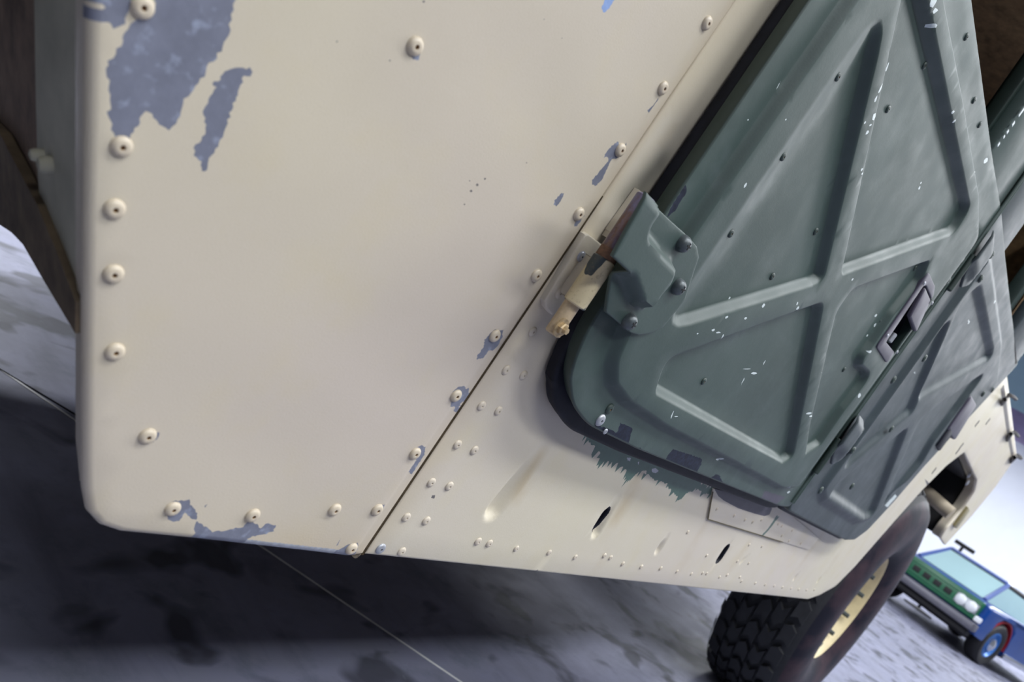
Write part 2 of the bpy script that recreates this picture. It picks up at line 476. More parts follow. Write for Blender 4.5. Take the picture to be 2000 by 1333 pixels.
# rivet head prototypes -------------------------------------------------
def lathe_mesh(name, prof, mis, mats, seg=18):
    bm = bmesh.new(); add_lathe(bm, (0, 0, 0), (0, -1, 0), prof, seg, mis)
    bmesh.ops.recalc_face_normals(bm, faces=bm.faces[:])
    me = bpy.data.meshes.new(name); bm.to_mesh(me); bm.free()
    for mt in mats: me.materials.append(mt)
    finish(me, 50); return me
def rivet_prof(r, h, core=0.24):
    return ([(r, -.001), (r, h * .22), (r * .93, h * .52), (r * .74, h * .86), (r * .50, h), (r * core * 1.15, h * .97), (r * core, h * .78), (r * core * .9, h * .45), (0, h * .42)],
            [0, 0, 0, 0, 0, 0, 1, 1])
pf, mf = rivet_prof(1.0, .52, .23)
ME_RIV = lathe_mesh('rivet', pf, mf, [CREAM, RUSTDOT], 20)
pf, mf = rivet_prof(1.0, .42, .20)
ME_RIV2 = lathe_mesh('rivet', pf, mf, [CREAM2, CREAM2], 16)
ME_RIVZ = lathe_mesh('rivet', pf, mf, [ZINC, STEEL], 18)
ME_RIVG = lathe_mesh('rivet', pf, mf, [GREEN_D, RUSTDOT], 14)
def put(me, name, px, y, r, parent, yf=None):
    q = P(px, y)
    if yf is not None:
        for _ in range(3):
            y = float(yf(np.array([[q[0], q[2]]]))[0]); q = P(px, y)
    o = link(bpy.data.objects.new(name, me), parent)
    o.location = (q[0], q[1], q[2]); o.scale = (r, r, r); o.rotation_euler = (0, random.uniform(0, 6), 0)
    return o

# fender side panel ----------------------------------------------------
SEAM = 0.0
fen = L([(172, -60), (170, 120), (166, 420), (164, 700), (163, 900), (164, 960), (172, 1003), (195, 1028), (235, 1041), (372, 1054), (600, 1079), (690, 1090)])
zb = fen[-1][1]
fen += [(SEAM - .0022, zb - .0005), (SEAM - .0018, .93), (SEAM - .0004, .99), (SEAM - .0004, 1.16), (-.62, 1.16)]
topL = fen[0]
fen.insert(0, (topL[0] - .075, 1.02))
s1 = 2.854
Z1 = lambda p: L(Zm(0, 0, s1, p)); Z2 = lambda p: L(Zm(0, 400, s1, p)); Z3 = lambda p: L(Zm(0, 866, s1, p))
Z4 = lambda p, y=0: L(Zm(650, 0, s1, p), y); Z5 = lambda p, y=0: L(Zm(650, 400, s1, p), y); Z6 = lambda p, y=0: L(Zm(650, 800, s1, p), y)
chips = [
    (Z1([(735, 110), (690, 180), (650, 270), (605, 340), (585, 400), (605, 470), (615, 580), (595, 620), (610, 690), (640, 765), (715, 765), (745, 710), (780, 660), (810, 620), (835, 615), (850, 650), (880, 690), (935, 722), (970, 680), (990, 640), (1000, 590), (1050, 510), (1130, 420), (1150, 370), (1225, 280), (1260, 215), (1290, 80), (1310, -120), (870, -150), (862, 20), (845, 65), (800, 95)]), .0009, 1),
    (Z1([(520, -40), (545, 15), (580, 40), (560, 70), (535, 90), (560, 125), (600, 128), (625, 150), (690, 125), (710, 60), (722, -40)]), .0007, 1),
    (Z1([(1385, 375), (1405, 400), (1390, 415), (1350, 415), (1335, 490), (1290, 590), (1250, 720), (1200, 830), (1165, 880), (1150, 945), (1125, 945), (1115, 900), (1080, 860), (1078, 820), (1125, 760), (1140, 710), (1128, 600), (1195, 480), (1180, 460), (1205, 450), (1250, 400), (1290, 380)]), .0007, 1),
    (Z4([(1515, -20), (1490, 40), (1503, 70), (1535, 42), (1570, -20)]), .0005, 2),
    (Z4([(1745, 612), (1757, 632), (1782, 600), (1815, 552), (1805, 545), (1780, 585)]), .0004, 1),
    (Z4([(1585, 785), (1560, 800), (1530, 830), (1515, 850), (1500, 882), (1520, 868), (1532, 890), (1500, 930), (1440, 1000), (1440, 1025), (1460, 1035), (1500, 990), (1530, 920), (1550, 885), (1600, 875), (1628, 820), (1632, 788), (1615, 815), (1590, 825)]), .0005, 1),
    (Z4([(1265, 1075), (1230, 1115), (1225, 1140), (1240, 1147), (1265, 1120), (1282, 1075)]), .0005, 1),
    (Z4([(1405, 1175), (1385, 1200), (1345, 1240), (1345, 1262), (1360, 1262), (1380, 1235), (1402, 1205)]), .0004, 1),
    (Z4([(425, 285), (440, 330), (475, 332), (480, 290)]), .0004, 1),
    (Z5([(950, 700), (945, 740), (910, 800), (890, 815), (865, 810), (830, 855), (800, 858), (798, 840), (835, 790), (840, 750), (870, 715), (905, 688), (915, 705), (935, 695)]), .0006, 1),
    (Z5([(690, 1013), (730, 1005), (745, 1030), (757, 1022), (752, 1065), (710, 1110), (690, 1157), (675, 1150), (680, 1130), (648, 1122), (655, 1095), (680, 1060), (660, 1040)]), .0006, 1),
    (Z6([(490, 195), (518, 210), (510, 255), (440, 362), (420, 350), (465, 285), (450, 265), (425, 242), (440, 218)]), .0005, 1),
    (Z6([(285, 525), (262, 530), (245, 552), (272, 572)]), .0004, 1),
    (Z6([(40, 713), (14, 755), (24, 752)]), .0002, 1),
    (L([(400, 1043), (560, 1061), (640, 1070), (690, 1075.5), (690, 1110), (400, 1076)]), .0003, 4),
    (Z6([(-60, 800), (0, 790), (55, 762), (100, 742), (135, 738), (142, 770), (128, 800), (160, 860), (-60, 860)]), .0006, 1),
    (Z3([(960, 315), (1050, 310), (1060, 345), (1095, 385), (1090, 425), (1060, 410), (1025, 385), (995, 430), (960, 435), (925, 420), (940, 370), (930, 345)]), .0007, 1),
    (Z3([(1150, 335), (1135, 345), (1140, 353)]), .0002, 1),
    (Z3([(1090, 430), (1100, 440), (1150, 470), (1180, 490), (1280, 475), (1350, 460), (1390, 420), (1410, 440), (1450, 465), (1490, 440), (1530, 455), (1520, 485), (1480, 500), (1430, 505), (1390, 520), (1340, 555), (1320, 600), (1030, 590), (1035, 530), (1060, 515), (1085, 495), (1075, 460)]), .0008, 1),
    (Z3([(1560, 577), (1640, 582), (1650, 640), (1560, 640)]), .0005, 1),
    (Z3([(1700, 595), (1745, 585), (1770, 605), (1790, 650), (1700, 650)]), .0005, 1),
    (Z2([(492, 250), (510, 258), (528, 290), (510, 325), (496, 322), (490, 290)]), .0006, 1),
    (Z2([(490, 1040), (508, 1060), (522, 1090), (506, 1102), (488, 1065)]), .0005, 1),
    (Z2([(868, 1262), (885, 1268), (872, 1300), (845, 1320), (855, 1290)]), .0003, 1),
]
scuff = [[(760, 332 / 1), ], ]
patches = [(jag(p, a, a * 2.6, i + 3), k) for i, (p, a, k) in enumerate(chips)]
for (px, py, r) in ((759, 117, 2.2), (656, 80, 2.2), (1026, 317, 1.6), (930, 360, 3), (945, 348, 2.4), (918, 372, 3), (905, 398, 2), (1292, 262, 1.2), (825, 2, 3), (1060, 37, 1.4), (1095, 74, 1.4), (915, 352, 1.5)):
    patches.append((jag(L([(px - r, py), (px, py + r), (px + r, py), (px, py - r)]), .0002, .0006, px), 3))
SPECK = simple('dark_speck', (0.12, 0.11, 0.11), .6)
def fen_y(p):
    p = np.asarray(p); return -.0012 * smooth((-.014 - p[:, 0]) / .003)
def fen_stain(p):
    p = np.asarray(p)
    s = np.zeros(len(p))
    lowx = P((430, 1060))
    s += .30 * np.exp(-((p[:, 1] - zb) / .02) ** 2) * np.exp(-((p[:, 0] + .07) / .08) ** 2)
    s += .28 * np.exp(-((p[:, 0] - SEAM) / .010) ** 2)
    return np.clip(s, 0, .6)
fender = panel('fender_panel', fen, fen_y, [TAN, BARE, BARE_BLUE, SPECK, simple('scraped_alloy', (0.36, 0.38, 0.42), .4, .2, .25, 200)], truck, patches, thick=.007, rnd=.0050, step=.008, grid=.014, attrs={'stain': fen_stain},
               fine=lambda g: np.abs(g[:, 0] + .0155) < .004, fine_step=.003)
bm = bmesh.new(); cl = []
for k in range(13):
    py = -60 + k * 1000 / 12.0
    f0 = P((170 - (py + 60) * .007, py), .0048); f1 = P((147.5 if py < 925 else 156, py), .022)
    cl.append([bm.verts.new(f0), bm.verts.new(f0 * .5 + f1 * .5 + np.array([-.0012, 0, 0])), bm.verts.new(f1), bm.verts.new(f1 + np.array([.002, 0, 0])), bm.verts.new(f0 + np.array([.002, 0, 0]))])
for a, b in zip(cl, cl[1:]):
    for i in range(5): bm.faces.new([a[i], b[i], b[(i + 1) % 5], a[(i + 1) % 5]])
bm.faces.new(cl[0]); bm.faces.new(cl[-1][::-1]); bmesh.ops.recalc_face_normals(bm, faces=bm.faces[:])
obj('edge_flange', bm, TAN, fender)
FENDER_RIVETS = [(278, 14), (237, 286), (223, 408), (221, 535), (224, 687), (288, 852), (337, 994), (493, 1007), (653, 996), (736, 996), (686, 1072), (810, 90), (1380, 45), (1294, 172), (1211, 293), (1130, 418), (1047, 538), (966, 656), (890, 773), (810, 886)]
for i, px in enumerate(FENDER_RIVETS):
    put(ME_RIV, 'rivet', px, -.001, (.0050 if i < 7 else .0053), fender, fen_y)

# wheel house behind the front edge of the fender panel ----------------
EDGE0 = P((147, 0), .034); EDGE1 = P((147, 900), .034)
_e = EDGE1 - EDGE0; _n = np.cross(_e, np.array([.045, 1.0, 0.0])); _n = _n / np.linalg.norm(_n)
if _n[0] < 0: _n = -_n                       # points rearwards, away from the camera
def PW(px, off=0.0):
    d = ray(px); s = ((EDGE0 - _n * off - CAM) @ _n) / (d @ _n); return CAM + s * d
def plate(name, pxs, off, thick, mt, parent):
    vs = [PW(p, off) for p in pxs]; n = _n * thick
    bm = bmesh.new(); A = [bm.verts.new(v) for v in vs]; B = [bm.verts.new(v + n) for v in vs]
    bm.faces.new(A); bm.faces.new(B[::-1]); k = len(A)
    for i in range(k): bm.faces.new([A[i], B[i], B[(i + 1) % k], A[(i + 1) % k]])
    bmesh.ops.recalc_face_normals(bm, faces=bm.faces[:])
    return obj(name, bm, mt, parent)
house = plate('wheel_house', [(-50, -60), (147, -60), (147, 652), (140, 640), (85, 548), (45, 478), (22, 452), (-50, 405)], 0.0, .004, MUD, truck)
plate('liner_strip', [(66, -60), (147, -60), (147, 590), (140, 570), (110, 480), (80, 425), (74, 350), (70, 200)], .003, .003, LINER, house)
plate('splash_flange', [(-50, 208), (0, 262), (30, 320), (72, 400), (110, 490), (140, 570), (147, 590), (147, 652), (140, 640), (85, 548), (45, 478), (22, 454), (-50, 407)], .007, .006, MUD2, house)
for px, r in (((88, 321), .0045), ((72, 303), .0035)):
    q = PW(px, .006); bm = bmesh.new()
    add_lathe(bm, q, -_n, [(r, -.006), (r, .001), (r * .8, .003), (0, .004)], 12)
    bmesh.ops.recalc_face_normals(bm, faces=bm.faces[:]); obj('bolt', bm, LINER, house)

# body side ------------------------------------------------------------
YB = 0.0025
body = [(SEAM + .0012, .5), (1.60, .502), (1.69, .517), (1.80, .550), (1.86, .616), (1.95, .782), (2.02, .895), (2.114, .997), (2.236, 1.071),
        (2.88, 1.083), (3.03, 1.055), (3.065, .97), (3.005, .876), (3.03, .835), (3.30, .828), (3.46, 1.0), (3.53, 1.15), (3.49, 1.318),
        (1.86, 1.292), (1.80, 1.20), (0.062, 1.20), (0.058, 1.36), (SEAM + .0006, 1.36)]
body = fillet(body, [0, .05, .05, .05, .04, .05, .05, .06, .06, .08, .06, .05, .03, .03, .03, .05, .05, .03, .03, .03, .01, .01, 0], 5)
def capsule(pts, a, b, r):
    a = np.array(a); b = np.array(b); ab = b - a
    t = np.clip(((pts - a) @ ab) / (ab @ ab), 0, 1); d = pts - (a + t[:, None] * ab)
    return r - np.hypot(d[:, 0], d[:, 1]), t
B2 = lambda px: P(px, YB)[[0, 2]]
DIMPLES = [(B2((1055, 885)), B2((968, 995)), .0150, .0075), (B2((1205, 975)), B2((1166, 1040)), .0100, .0055), (B2((1302, 1050)), B2((1286, 1075)), .009, .0045),
           (B2((1462, 1010 + 75)), B2((1448, 1098)), .006, .002), (B2((1560, 1120)), B2((1552, 1130)), .008, .004), (B2((1606, 1125)), B2((1598, 1135)), .008, .004)]
def body_y(p):
    p = np.asarray(p, float); y = np.full(len(p), YB)
    for a, b, r, dep in DIMPLES:
        d, t = capsule(p, a, b, r); y = y + dep * (.15 + .85 * smooth(t)) * smooth(d / (r * .75))
    return y
def near_dimple(g):
    k = np.zeros(len(g), bool)
    for a, b, r, dep in DIMPLES: k |= capsule(g, a, b, r)[0] > -.004
    return k
def streak(p, a, b, w):
    a = B2(a); b = B2(b); ab = b - a; t = ((p - a) @ ab) / (ab @ ab); n = np.array([-ab[1], ab[0]]) / np.hypot(*ab)
    d = np.abs((p - a) @ n); return np.exp(-(d / w) ** 2) * smooth((t + .1) / .3) * smooth((1.15 - t) / .4)
def body_stain(p):
    p = np.asarray(p, float)
    s = .42 * streak(p, (1065, 875), (1000, 985), .006) + .50 * streak(p, (1258, 915), (1190, 1032), .009) + .34 * np.exp(-((p[:, 0] - SEAM) / .006) ** 2)
    s += .30 * streak(p, (1385, 1015), (1322, 1120), .010) + .35 * streak(p, (1640, 1080), (1612, 1120), .012) + .22 * streak(p, (1610, 1040), (1560, 1110), .012)
    s += .20 * streak(p, (1470, 1050), (1410, 1130), .010) + .2 * streak(p, (1200, 1075), (1170, 1100), .004)
    s += .16 * smooth((.012 - np.abs(p[:, 0] - .026)) / .012) * (p[:, 1] > .9)
    return np.clip(s, 0, .7)
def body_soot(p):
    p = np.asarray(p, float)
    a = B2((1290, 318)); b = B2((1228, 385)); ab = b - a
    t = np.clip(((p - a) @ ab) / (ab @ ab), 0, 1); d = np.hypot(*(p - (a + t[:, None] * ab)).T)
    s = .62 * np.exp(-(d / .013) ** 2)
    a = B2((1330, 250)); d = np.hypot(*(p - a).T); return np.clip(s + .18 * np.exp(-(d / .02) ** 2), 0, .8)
def fine_body(g):
    k = near_dimple(g)
    q = B2((1262, 352)); return k | (np.hypot(*(g - q).T) < .05)
ZD = lambda p, y: L(Zm(1130, 800, 4.651, p), y)
spray = ZD([(60, 230), (100, 290), (200, 400), (165, 440), (230, 480), (300, 465), (430, 530), (442, 570), (430, 650), (520, 585), (580, 555), (690, 640), (800, 670), (860, 760), (920, 800), (1020, 740), (1045, 705), (1150, 770), (1222, 765), (1250, 700), (900, 480), (500, 250), (200, 150)], YB)
dv = (0.0, -.010)
PALE = simple('pale_scuff', (0.48, 0.50, 0.54), .5)
bpatch = [(jag(spray, .0012, .0035, 5, dv), 1)]
for k, q in enumerate([[(440, 440), (475, 440), (470, 470), (445, 465)], [(668, 540), (700, 535), (730, 560), (700, 580), (665, 570)], [(575, 560), (620, 555), (615, 590), (585, 580)], [(535, 480), (550, 478), (545, 505)]]):
    bpatch.append((jag(ZD(q, YB), .0005, .0014, 40 + k), 2 if k != 2 else 0))
for k, q in enumerate([Z6([(553, 480), (570, 478), (566, 498), (548, 495)], YB), L([(1345, 131), (1349, 133), (1346, 136)], YB), Z6([(1140, 895), (1150, 897), (1142, 918)], YB)]):
    bpatch.append((jag(q, .0003, .001, 60 + k), 3))
def caps(a, b, r, n=7):
    a = np.array(a); b = np.array(b); t = math.atan2(*(b - a)[::-1])
    return [tuple(b + r * np.array([math.cos(t + u), math.sin(t + u)])) for u in np.linspace(-1.57, 1.57, n)] + [tuple(a - r * np.array([math.cos(t + u), math.sin(t + u)])) for u in np.linspace(-1.57, 1.57, n)]
bpatch.append((L([(1806, 936), (1813, 942), (1822, 962), (1814, 960)], YB), 3))
slot1 = caps(B2((1183, 1005)), B2((1168, 1029)), .0072)
slot2 = caps(B2((1417, 1074)), B2((1406, 1091)), .0085)
body_side = panel('body_side', body, body_y, [TAN_BODY, GREEN_SPRAY, PALE, SPECK, RUBBER], truck, bpatch, [offset_poly(densify(ccw(q), .004), .0028) for q in (slot1, slot2)], thick=.010, hole_mi=4, rnd=.003, step=.012, grid=.02,  # slot walls are blackened too, as painted-in shade
                  fine=fine_body, fine_step=.0025, attrs={'stain': body_stain, 'soot': body_soot})
for sl in (slot1, slot2):
    a_ = np.array(sl); lo, hi = a_.min(0), a_.max(0)
    bm = bmesh.new(); add_box(bm, (lo[0] - .01, .014, lo[1] - .01), (hi[0] + .03, .018, hi[1] + .02)); obj('slot_shade_backing', bm, DARK, body_side, smooth=False)  # black plate behind each slot stands in for the shade inside
lipp = [q for q in body if q[0] > 1.5 and not (q[0] > 3.2) and q[1] < 1.10]
bm = bmesh.new()
cl = []
for q in lipp: cl.append([bm.verts.new((q[0], yy, q[1])) for yy in (YB + .009, YB + .036)])
for a, b in zip(cl, cl[1:]): bm.faces.new([a[0], a[1], b[1], b[0]])
bmesh.ops.solidify(bm, geom=bm.faces[:], thickness=.004)
bmesh.ops.recalc_face_normals(bm, faces=bm.faces[:])
obj('arch_lip', bm, TAN_BODY, body_side)
PAIRS = [(1040, 648), (988, 723), (1022, 733), (940, 793), (973, 803), (893, 869), (926, 880), (842, 943), (877, 950), (793, 1011), (832, 1018), (784, 1078),
         (933, 1058), (955, 1062), (1008, 1072), (1072, 1080), (1123, 1089), (1180, 1086), (1192, 1090), (1216, 1102), (1252, 1108), (1290, 1111), (1322, 1117),
         (1350, 1122), (1372, 1120), (1380, 1121), (1405, 1128), (1420, 1124), (1445, 1128), (1448, 1136), (1475, 1140), (1494, 1143), (1512, 1145), (1528, 1148),
         (1545, 1150), (1560, 1152), (1575, 1153), (1590, 1153), (1463, 1065), (1488, 1068), (1380, 1086), (1440, 1097), (1462, 1101), (1343, 1040)]
for i, px in enumerate(PAIRS):
    put(ME_RIV2, 'rivet', px, YB, .0044 if i < 14 else (.0037 if px[0] < 1300 else .0032), body_side)
put(ME_RIVZ, 'rivet', (743, 1072), YB, .0050, body_side)
SEAM_DARK = simple('seam_shade', (.050, .036, .020), .9, 0, .4, 150, spec=.1)  # dark brown strip in the seam puts the gap's shade into colour
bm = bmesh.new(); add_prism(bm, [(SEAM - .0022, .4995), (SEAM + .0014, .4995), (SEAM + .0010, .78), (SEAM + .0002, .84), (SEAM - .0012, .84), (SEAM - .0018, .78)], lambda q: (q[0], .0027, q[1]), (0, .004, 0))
bmesh.ops.recalc_face_normals(bm, faces=bm.faces[:]); obj('panel_seam', bm, SEAM_DARK, body_side, smooth=False)
# reinforcement plate under the doors
plate_o = L([(1394, 955), (1384, 1015), (1480, 1044), (1580, 1075), (1600, 1052), (1520, 985)], 0.0)
mauve_p = ZD([(1240, 735), (1270, 790), (1320, 830), (1450, 900), (1600, 950), (1690, 972), (1735, 958), (1760, 900), (1240, 640)], 0.0)
green_s = ZD([(1800, 965), (1740, 1060), (1640, 1175), (1625, 1205), (1690, 1140), (1750, 1070), (1825, 975)], 0.0)
sill_plate = panel('sill_plate', plate_o, lambda p: np.full(len(p), .0002), [TAN_BODY, MAUVE, GREEN_SPRAY], body_side, [(mauve_p, 1), (jag(green_s, .0015, .006, 3), 2)], thick=.0022, rnd=.0006, step=.01, grid=.02)
for px in [(1400, 995), (1434, 1008), (1455, 1016), (1470, 1020), (1487, 1016), (1520, 1024), (1527, 1028), (1547, 1037), (1527, 1047), (1541, 1057), (1564, 1062)]:
    put(ME_RIV2, 'rivet', px, .0002, .0032, body_side)
# dark edge line of the plate (open joint)
def strip2(name, pxs, y, wd, mt, parent, dep=.0012):
    pts = np.array(L(pxs, y)); out = []
    for i in range(len(pts)):
        t = pts[min(i + 1, len(pts) - 1)] - pts[max(i - 1, 0)]; n = np.array([-t[1], t[0]]) / np.hypot(*t) * wd / 2; out.append((pts[i] + n, pts[i] - n))
    bm = bmesh.new()
    poly = [a for a, b in out] + [b for a, b in out][::-1]
    add_prism(bm, poly, lambda q: (q[0], y, q[1]), (0, dep, 0)); bmesh.ops.recalc_face_normals(bm, faces=bm.faces[:])
    return obj(name, bm, mt, parent)
strip2('plate_joint', [(1393, 962), (1383.5, 1015.5), (1480, 1045), (1530, 1060.5)], -.0004, .0014, simple('grimy_joint', (.10, .08, .04), .8), body_side)

# ------------------------------------------------------------------ front door
YF = -.030
fl = L([(1174, 606), (1147, 648), (1125, 708), (1115.5, 750), (1119, 796), (1147, 834), (1245, 880), (1385, 935), (1520, 988)], YF)
FD_X1 = .842
fd_out = [(.036, 1.235), (.0345, .88), (.0365, .767), (.0385, .747), (.047, .723), (.0585, .706), (.085, .6885), (.127, .678), (.242, .6765), (.458, .680), (.80, .686), (FD_X1, .692), (FD_X1, 1.262), (.629, 1.250), (.282, 1.236)]
fd_out = fillet(fd_out, [.01, .5, .5, .5, .5, .5, .5, .5, .5, .5, .5, .012, .01, .05, .05], 8)
YR = YF - .009
Rz = L([(1858, 0), (1892, 190), (1920, 372)], YR)
R_poly = [(.073, 1.2), (.068, .93), (.0672, .80), (.071, .765), (.083, .735), (.108, .716), (.15, .708), (.25, .704), (.46, .706), (.72, .707), (.79, .72), (.806, 1.20), Rz[2], Rz[1], Rz[0], (.1, Rz[0][1] - .003)]
R_poly = fillet(R_poly, .03, 4)
T1 = fillet([(.117, 1.125), (.364, .938), (.352, .927), (.117, .778)], [.03, .012, .02, .03], 5)
T4 = fillet([(.408, .922), (.660, .760), (.640, .748), (.185, .737), (.166, .765)], [.012, .012, .012, .012, .02], 5)
T2 = fillet([(.406, .963), (.672, 1.145), (.664, 1.180), (.150, 1.160), (.134, 1.142)], [.015, .02, .03, .02, .02], 5)
nt_ = L([(1800, 548), (1745, 615), (1707, 672), (1686, 700), (1682, 716), (1701, 734), (1650, 800), (1603, 868), (1577, 884), (1585, 830), (1636, 610), (1664, 569), (1814, 512)], YR)
T3 = fillet(nt_, [.01, .02, .02, .006, .004, .006, .012, .02, .012, .03, .02, .03, .012], 4)
def door_y(p, yf, R_, Ts, rise, dep, w):
    p = np.asarray(p, float)
    y = np.full(len(p), yf) - rise * ramp(p, R_, w)
    for T, dd in Ts:
        if isinstance(dd, tuple): y = y + dd[0] * dep * ramp(p, T, w, w * .45) * smooth((p[:, 0] - dd[1] + .006) / dd[2])
        else: y = y + dd * dep * ramp(p, T, w, w * .45)
    return y
def edge_rows(R_, Ts, w, step):
    out = []
    for f in (-.02, .10, .25, .42, .58, .75, .90, 1.02): out += offset_poly(densify(R_, step), -f * w)
    for T in Ts:
        for f in (.47, .34, .18, .03, -.12, -.28, -.44, -.57): out += offset_poly(densify(T, step), f * w)
    return out
FT = [(T1, (.95, .117, .05)), (T2, 1.0), (T3, 1.0), (T4, 1.0)]
fd_y = lambda p: door_y(p, YF, R_poly, FT, .009, .0098, .0110)
def near_fd(g):
    k = np.abs(sdf(g, R_poly)) < .020
    for T, _ in FT: k |= np.abs(sdf(g, T)) < .014
    return k
hand = Zm(1680, 520, 6.06, [(195, 960), (815, 72), (890, 240), (872, 352), (320, 1155)])
pocket = Zm(1680, 520, 6.06, [(285, 900), (735, 225), (775, 215), (850, 400), (405, 1045)])
fpatch = []
for k, (q, mi) in enumerate([
    ([(160, 140), (250, 172), (350, 213), (380, 122), (490, 165), (470, 260), (455, 310), (500, 345), (560, 350), (690, 420), (690, 447), (600, 420), (450, 345), (240, 275), (75, 188)], 1),
    ([(860, 358), (1120, 450), (1115, 500), (1080, 560), (1100, 590), (1160, 610), (1190, 650), (1210, 615), (1250, 590), (1280, 600), (1300, 640), (1330, 712), (1240, 690), (1100, 630), (920, 550), (715, 462), (740, 438), (790, 460), (810, 418)], 1),
    ([(1690, 740), (1880, 798), (1800, 860), (1808, 932), (1600, 835), (1600, 800), (1660, 812)], 4),
    ([(1350, 720), (1440, 745), (1480, 770), (1380, 750)], 1)]):
    fpatch.append((jag(ZD(q, YF), .0008, .003, 80 + k), mi))
fpatch.append((jag(L([(1338, 362), (1342, 375), (1318, 412), (1303, 425), (1308, 408)], YF), .0008, .003, 90), 1))
for k, q in enumerate([L([(1546, 60 + 960), (1556, 1000), (1580, 950), (1590, 930), (1597, 925), (1560, 985)], YF)]):
    pass
WCH = [(1818, 4, 7, 11), (1822, 20, 6, 6), (1820, 50, 6, 8), (1858, 218, 2.5, 5), (1861, 236, 2, 6), (1704, 227, 5, 7), (1712, 236, 4, 9), (1697, 243, 3, 3), (1686, 238, 2, 3), (1690, 258, 3, 5), (1716, 172, 2, 12),
       (1707, 192, 2, 7), (1748, 135, 1.5, 10), (1535, 172, 1.2, 12), (1452, 360, 2.5, 7), (1680, 330, 2, 4), (1685, 350, 2.5, 4), (1681, 338, 2, 3), (1808, 372, 2, 4), (1811, 362, 1.5, 3), (1416, 618, 3, 4), (1453, 620, 3, 3), (1437, 589, 2, 3),
       (1488, 595, 3, 5), (1555, 600, 3, 5), (1554, 592, 2, 4), (1390, 643, 4, 3), (1400, 648, 5, 2), (1408, 657, 2, 6), (1440, 655, 5, 3), (1359, 650, 2, 2), (1470, 728, 9, 1.2), (1484, 736, 7, 2.5), (1462, 752, 1.2, 9), (1504, 715, 1.2, 7), (1310, 808, 1.2, 9), (1318, 812, 6, 1),
       (1578, 806, 7, 3), (1581, 812, 5, 2), (1411, 904, 5, 2.5), (1416, 902, 4, 3), (1676, 772, 3, 5), (1697, 686, 4, 3), (1704, 661, 2, 3), (1721, 622, 2.5, 4), (1719, 640, 2, 5), (1541, 953, 2, 3), (1548, 967, 3, 3), (1604, 727, 2, 2), (1936, 317, 4, 7), (1662, 545, 2, 3), (1913, 342, 1.5, 4), (1475, 240, 1.5, 2), (1531, 232, 1.5, 2), (1424, 232, 2, 7), (1353, 335, 2, 5)]
rw = random.Random(5)
for (cx, cy, a, b) in WCH:
    n = 7; ph = rw.random() * 6
    q = [(cx + a * rw.uniform(.55, 1.1) * math.cos(ph + t * 2 * math.pi / n) - .35 * b * math.sin(ph + t * 2 * math.pi / n), cy + b * rw.uniform(.55, 1.1) * math.sin(ph + t * 2 * math.pi / n)) for t in range(n)]
    fpatch.append((L(q, YR + .002), 2))
front_door = panel('front_door', fd_out, fd_y, [GREEN, PRIMER, CHIPW, GREEN_D, MAUVE], truck, fpatch, [L(pocket, YR)], thick=.016, rnd=.002, step=.010, grid=.012, rows=edge_rows(R_poly, [T1, T2, T3, T4], .0110, .006), rim_mi=3, taper=.0060)
front_door['label'] = 'front door with raised cross ribs'
def chaikin(p, n=2):
    for _ in range(n):
        q = np.array(p); r = np.roll(q, -1, 0); p = [tuple(v) for ab in zip(q * .75 + r * .25, q * .25 + r * .75) for v in ab]
    return p
seal_y = lambda p: np.full(len(p), YF + .0145)
panel('door_seal', offset_poly(chaikin(densify(fd_out, .012), 3), lambda n: -.0075 * np.clip(-n[:, 0], 0, 1) + .014 * np.clip(-n[:, 1], 0, 1) ** 2), seal_y, RUBBER, front_door, thick=.014, rnd=.004, taper=.003, step=.01)
# screws and rivets on the door skin
for px in [(1427, 456), (1593, 452), (1508, 540), (1529, 306), (1636, 150), (1734, 213), (1805, 128), (1374, 745), (1787, 524), (1887, 72), (1902, 196), (1913, 244), (1648, 722), (1719, 628)]:
    put(ME_RIVG, 'rivet', px, YR, .0042, front_door, fd_y)
put(ME_RIVZ, 'rivet', (1172, 821), YF - .001, .0062, front_door, fd_y)
put(ME_RIVZ, 'rivet', (1182, 843), YF - .001, .0030, front_door)
put(ME_RIVG, 'rivet', (1190, 799), YF - .002, .0055, front_door, fd_y)

# screw with a cross recess ------------------------------------------------
def screw_mesh():
    bm = bmesh.new()
    add_lathe(bm, (0, 0, 0), (0, -1, 0), [(1.0, -.4), (1.0, .18), (.93, .45), (.72, .72), (.42, .86), (0, .9)], 20, [0] * 5)
    for a in (0.5, 0.5 + math.pi / 2):
        add_box(bm, (-.40, -.915, -.085), (.40, -.70, .085), 0, 1, Matrix.Rotation(a, 4, 'Y'))
    bmesh.ops.recalc_face_normals(bm, faces=bm.faces[:])
    me = bpy.data.meshes.new('screw'); bm.to_mesh(me); bm.free(); me.materials.append(STEEL); me.materials.append(DARK); finish(me, 45); return me
ME_SCREW = screw_mesh()
def washer(bm, q, r0, h, mi=0): add_lathe(bm, q, (0, -1, 0), [(0, 0), (r0, 0), (r0, h), (r0 * .6, h * 1.05), (0, h * 1.05)], 20, [mi] * 4)

